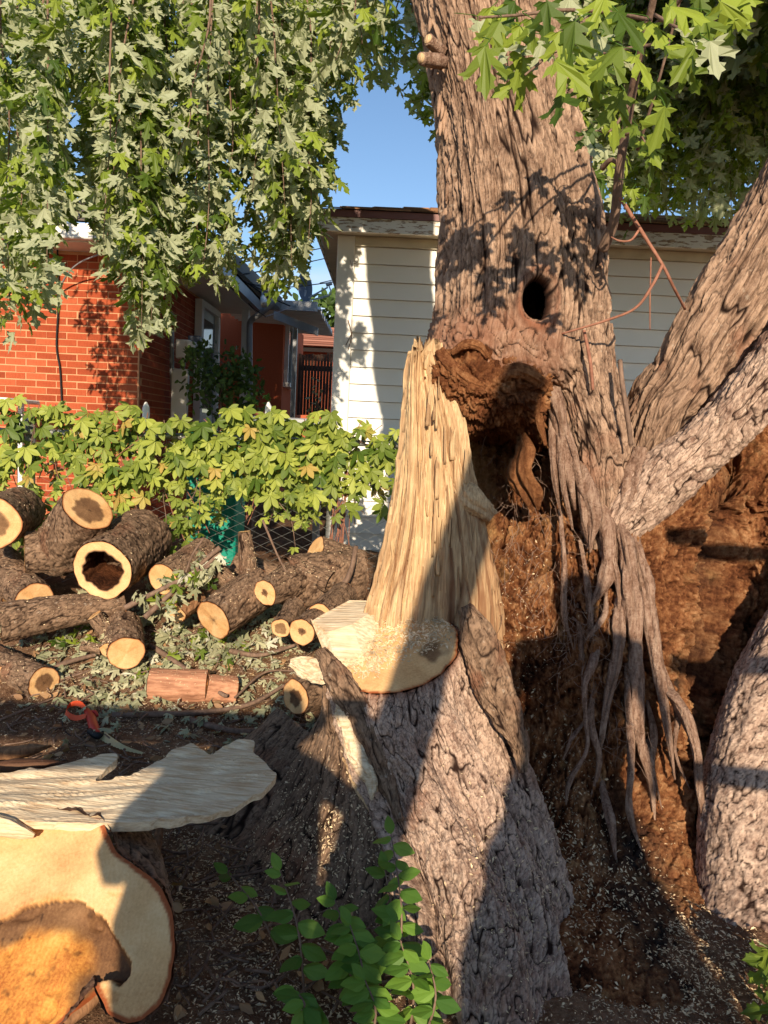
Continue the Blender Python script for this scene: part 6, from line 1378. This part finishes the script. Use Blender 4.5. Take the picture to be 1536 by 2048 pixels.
BODY = {'pel': (0, 0, .52), 'waist': (0, 0, .60), 'chest': (0, 0, .73), 'neck': (0, 0, .83), 'chin': (0, .01, .875), 'head': (0, .01, .93), 'crown': (0, .005, .985),
        'hl': (-.055, 0, .49), 'kl': (-.065, .01, .27), 'al': (-.07, -.01, .05), 'tl': (-.075, .10, .02), 'hr': (.055, 0, .49), 'kr': (.065, .01, .27), 'ar': (.07, -.01, .05), 'tr': (.075, .10, .02),
        'sl': (-.115, 0, .80), 'sr': (.115, 0, .80)}
BE = [('pel', 'waist'), ('waist', 'chest'), ('chest', 'neck'), ('neck', 'chin'), ('chin', 'head'), ('head', 'crown'), ('pel', 'hl'), ('hl', 'kl'), ('kl', 'al'), ('al', 'tl'), ('pel', 'hr'), ('hr', 'kr'), ('kr', 'ar'), ('ar', 'tr'), ('chest', 'sl'), ('chest', 'sr'), ('sl', 'el'), ('el', 'wl'), ('wl', 'fl'), ('sr', 'er'), ('er', 'wr'), ('wr', 'fr')]
BR_ = {'pel': .085, 'waist': .078, 'chest': .092, 'neck': .034, 'chin': .040, 'head': .053, 'crown': .03, 'hl': .056, 'kl': .036, 'al': .024, 'tl': .02, 'hr': .056, 'kr': .036, 'ar': .024, 'tr': .02, 'sl': .036, 'sr': .036, 'el': .026, 'er': .026, 'wl': .018, 'wr': .018, 'fl': .02, 'fr': .02}
p1 = dict(BODY); p1.update({'el': (-.175, .05, .66), 'wl': (.09, .17, .83), 'fl': (.13, .19, .86), 'er': (.25, .06, .69), 'wr': (.22, .16, .82), 'fr': (.20, .19, .86)})
BR1 = dict(BR_); BR1.update({'pel': .115, 'waist': .12, 'chest': .115, 'el': .04, 'sl': .045})
person('person standing with both arms raised holding up a phone', (-.30, -.42, float(gz(-.3, -.42))), 1.74, (p1, BE, BR1), M_CLOTH, 1.4)
ph = obox((-.075, -.055, 1.5), (.075, -.055, 1.5), (0, .004, 0), (0, 0, .036)); bevel_obj(part('phone', ph, M_BLACK), .003)['label'] = 'black phone held up by the person with raised arms'; bpy.data.objects['phone']['category'] = 'phone'
p2 = dict(BODY); p2.update({'el': (-.15, .03, .63), 'wl': (-.14, .10, .50), 'fl': (-.14, .13, .46), 'er': (.16, .02, .63), 'wr': (.15, .08, .49), 'fr': (.15, .10, .45)})
bevel_obj(part('riser', box(.58, 1.24, -.62, -.12, 0, .48), M_WEATH), .01)  # added out of view, lifts the second person to raise the shadow
tag(bpy.data.objects['riser'], 'unseen, added crate with a person standing on it', 'riser')
person('person standing on an added unseen crate, arms hanging', (.91, -.38, .47), 1.78, (p2, BE, BR_))
def back(px, py, Y, Yo):                # the point at forward distance Yo on the sun ray through a surface point
    s_ = at(px, py, Y); return s_-SUND*((s_[1]-Yo)/SUND[1])
a, b = back(985, 930, 2.9, -.75), back(742, 1650, 2.45, -.75); d = a-b; lo = b-d*(b[2]/d[2]); hi = a+d*.25  # limb added behind the camera, laid along the slanting shadow it must cast
V, F = tube([lo, b, a, hi], [.10, .10, .095, .085], 24, 60, .2, 5); tag(obj('shade_limb', V, F, M_TWIG), 'thick cut limb added out of view to cast the slanting shadow', 'log')
# pipe gate added out of view, rails set to throw the bar shadows
GT = empty('shade_gate', (2.4, .3, 0)); tag(GT, 'pipe gate added out of view to throw the bar shadows', 'gate')
for px, py, Y in ((1470, 1566, 2.5), (1510, 1335, 2.75), (1515, 1088, 3.1)):
    c = back(px, py, Y, .3); V, F = tube([(1.26, .3, c[2]+.02), (3.3, .3, c[2]-.06)], .038, 10, 4); obj('rail', V, F, M_STEEL, GT)
for x in (2.25, 3.24): part('post', box(x, x+.06, .335, .40, 0, 2.25), M_STEEL, GT)
# timber rack added out of view, its board set to shade a ground strip
RK = empty('shade_rack', (-2.2, -.4, 0)); tag(RK, 'timber rack added out of view, its high board shading the ground', 'rack')
z1 = back(250, 1412, 4.05, -.4)[2]; z0 = back(250, 1478, 3.66, -.4)[2]
part('board', box(-3.6, -.26, -.42, -.38, z0, z1), M_WEATH, RK)
for x in (-2.1, -3.3): part('post', box(x, x+.07, -.38, -.31, 0, z1+.05), M_WEATH, RK)

# tarp covered stack, added out of view and shaped to shade the buttress
ST_ = [(0.0, .02, 1.10), (.45, .16, 1.10), (.87, .31, 1.10), (1.2, .46, 1.08), (1.41, .58, 1.06), (1.62, .68, 1.0), (1.72, .76, .92)]
K = np.array([[[(l+r)/2+.03, -1.3, z+.27*(z > 0)], [(r-l)/2, 0, 0], [0, -.3, 0]] for z, l, r in ST_])
o, _ = loft_obj('shade_stack', K, 90, 110, M_CLOTH, None, lambda P, N, u, v, th: (.02*fbm(P*7, 3, 4), {}), sq=.6, front=0); tag(o, 'tarp covered stack added out of view to shade the buttress', 'stack')
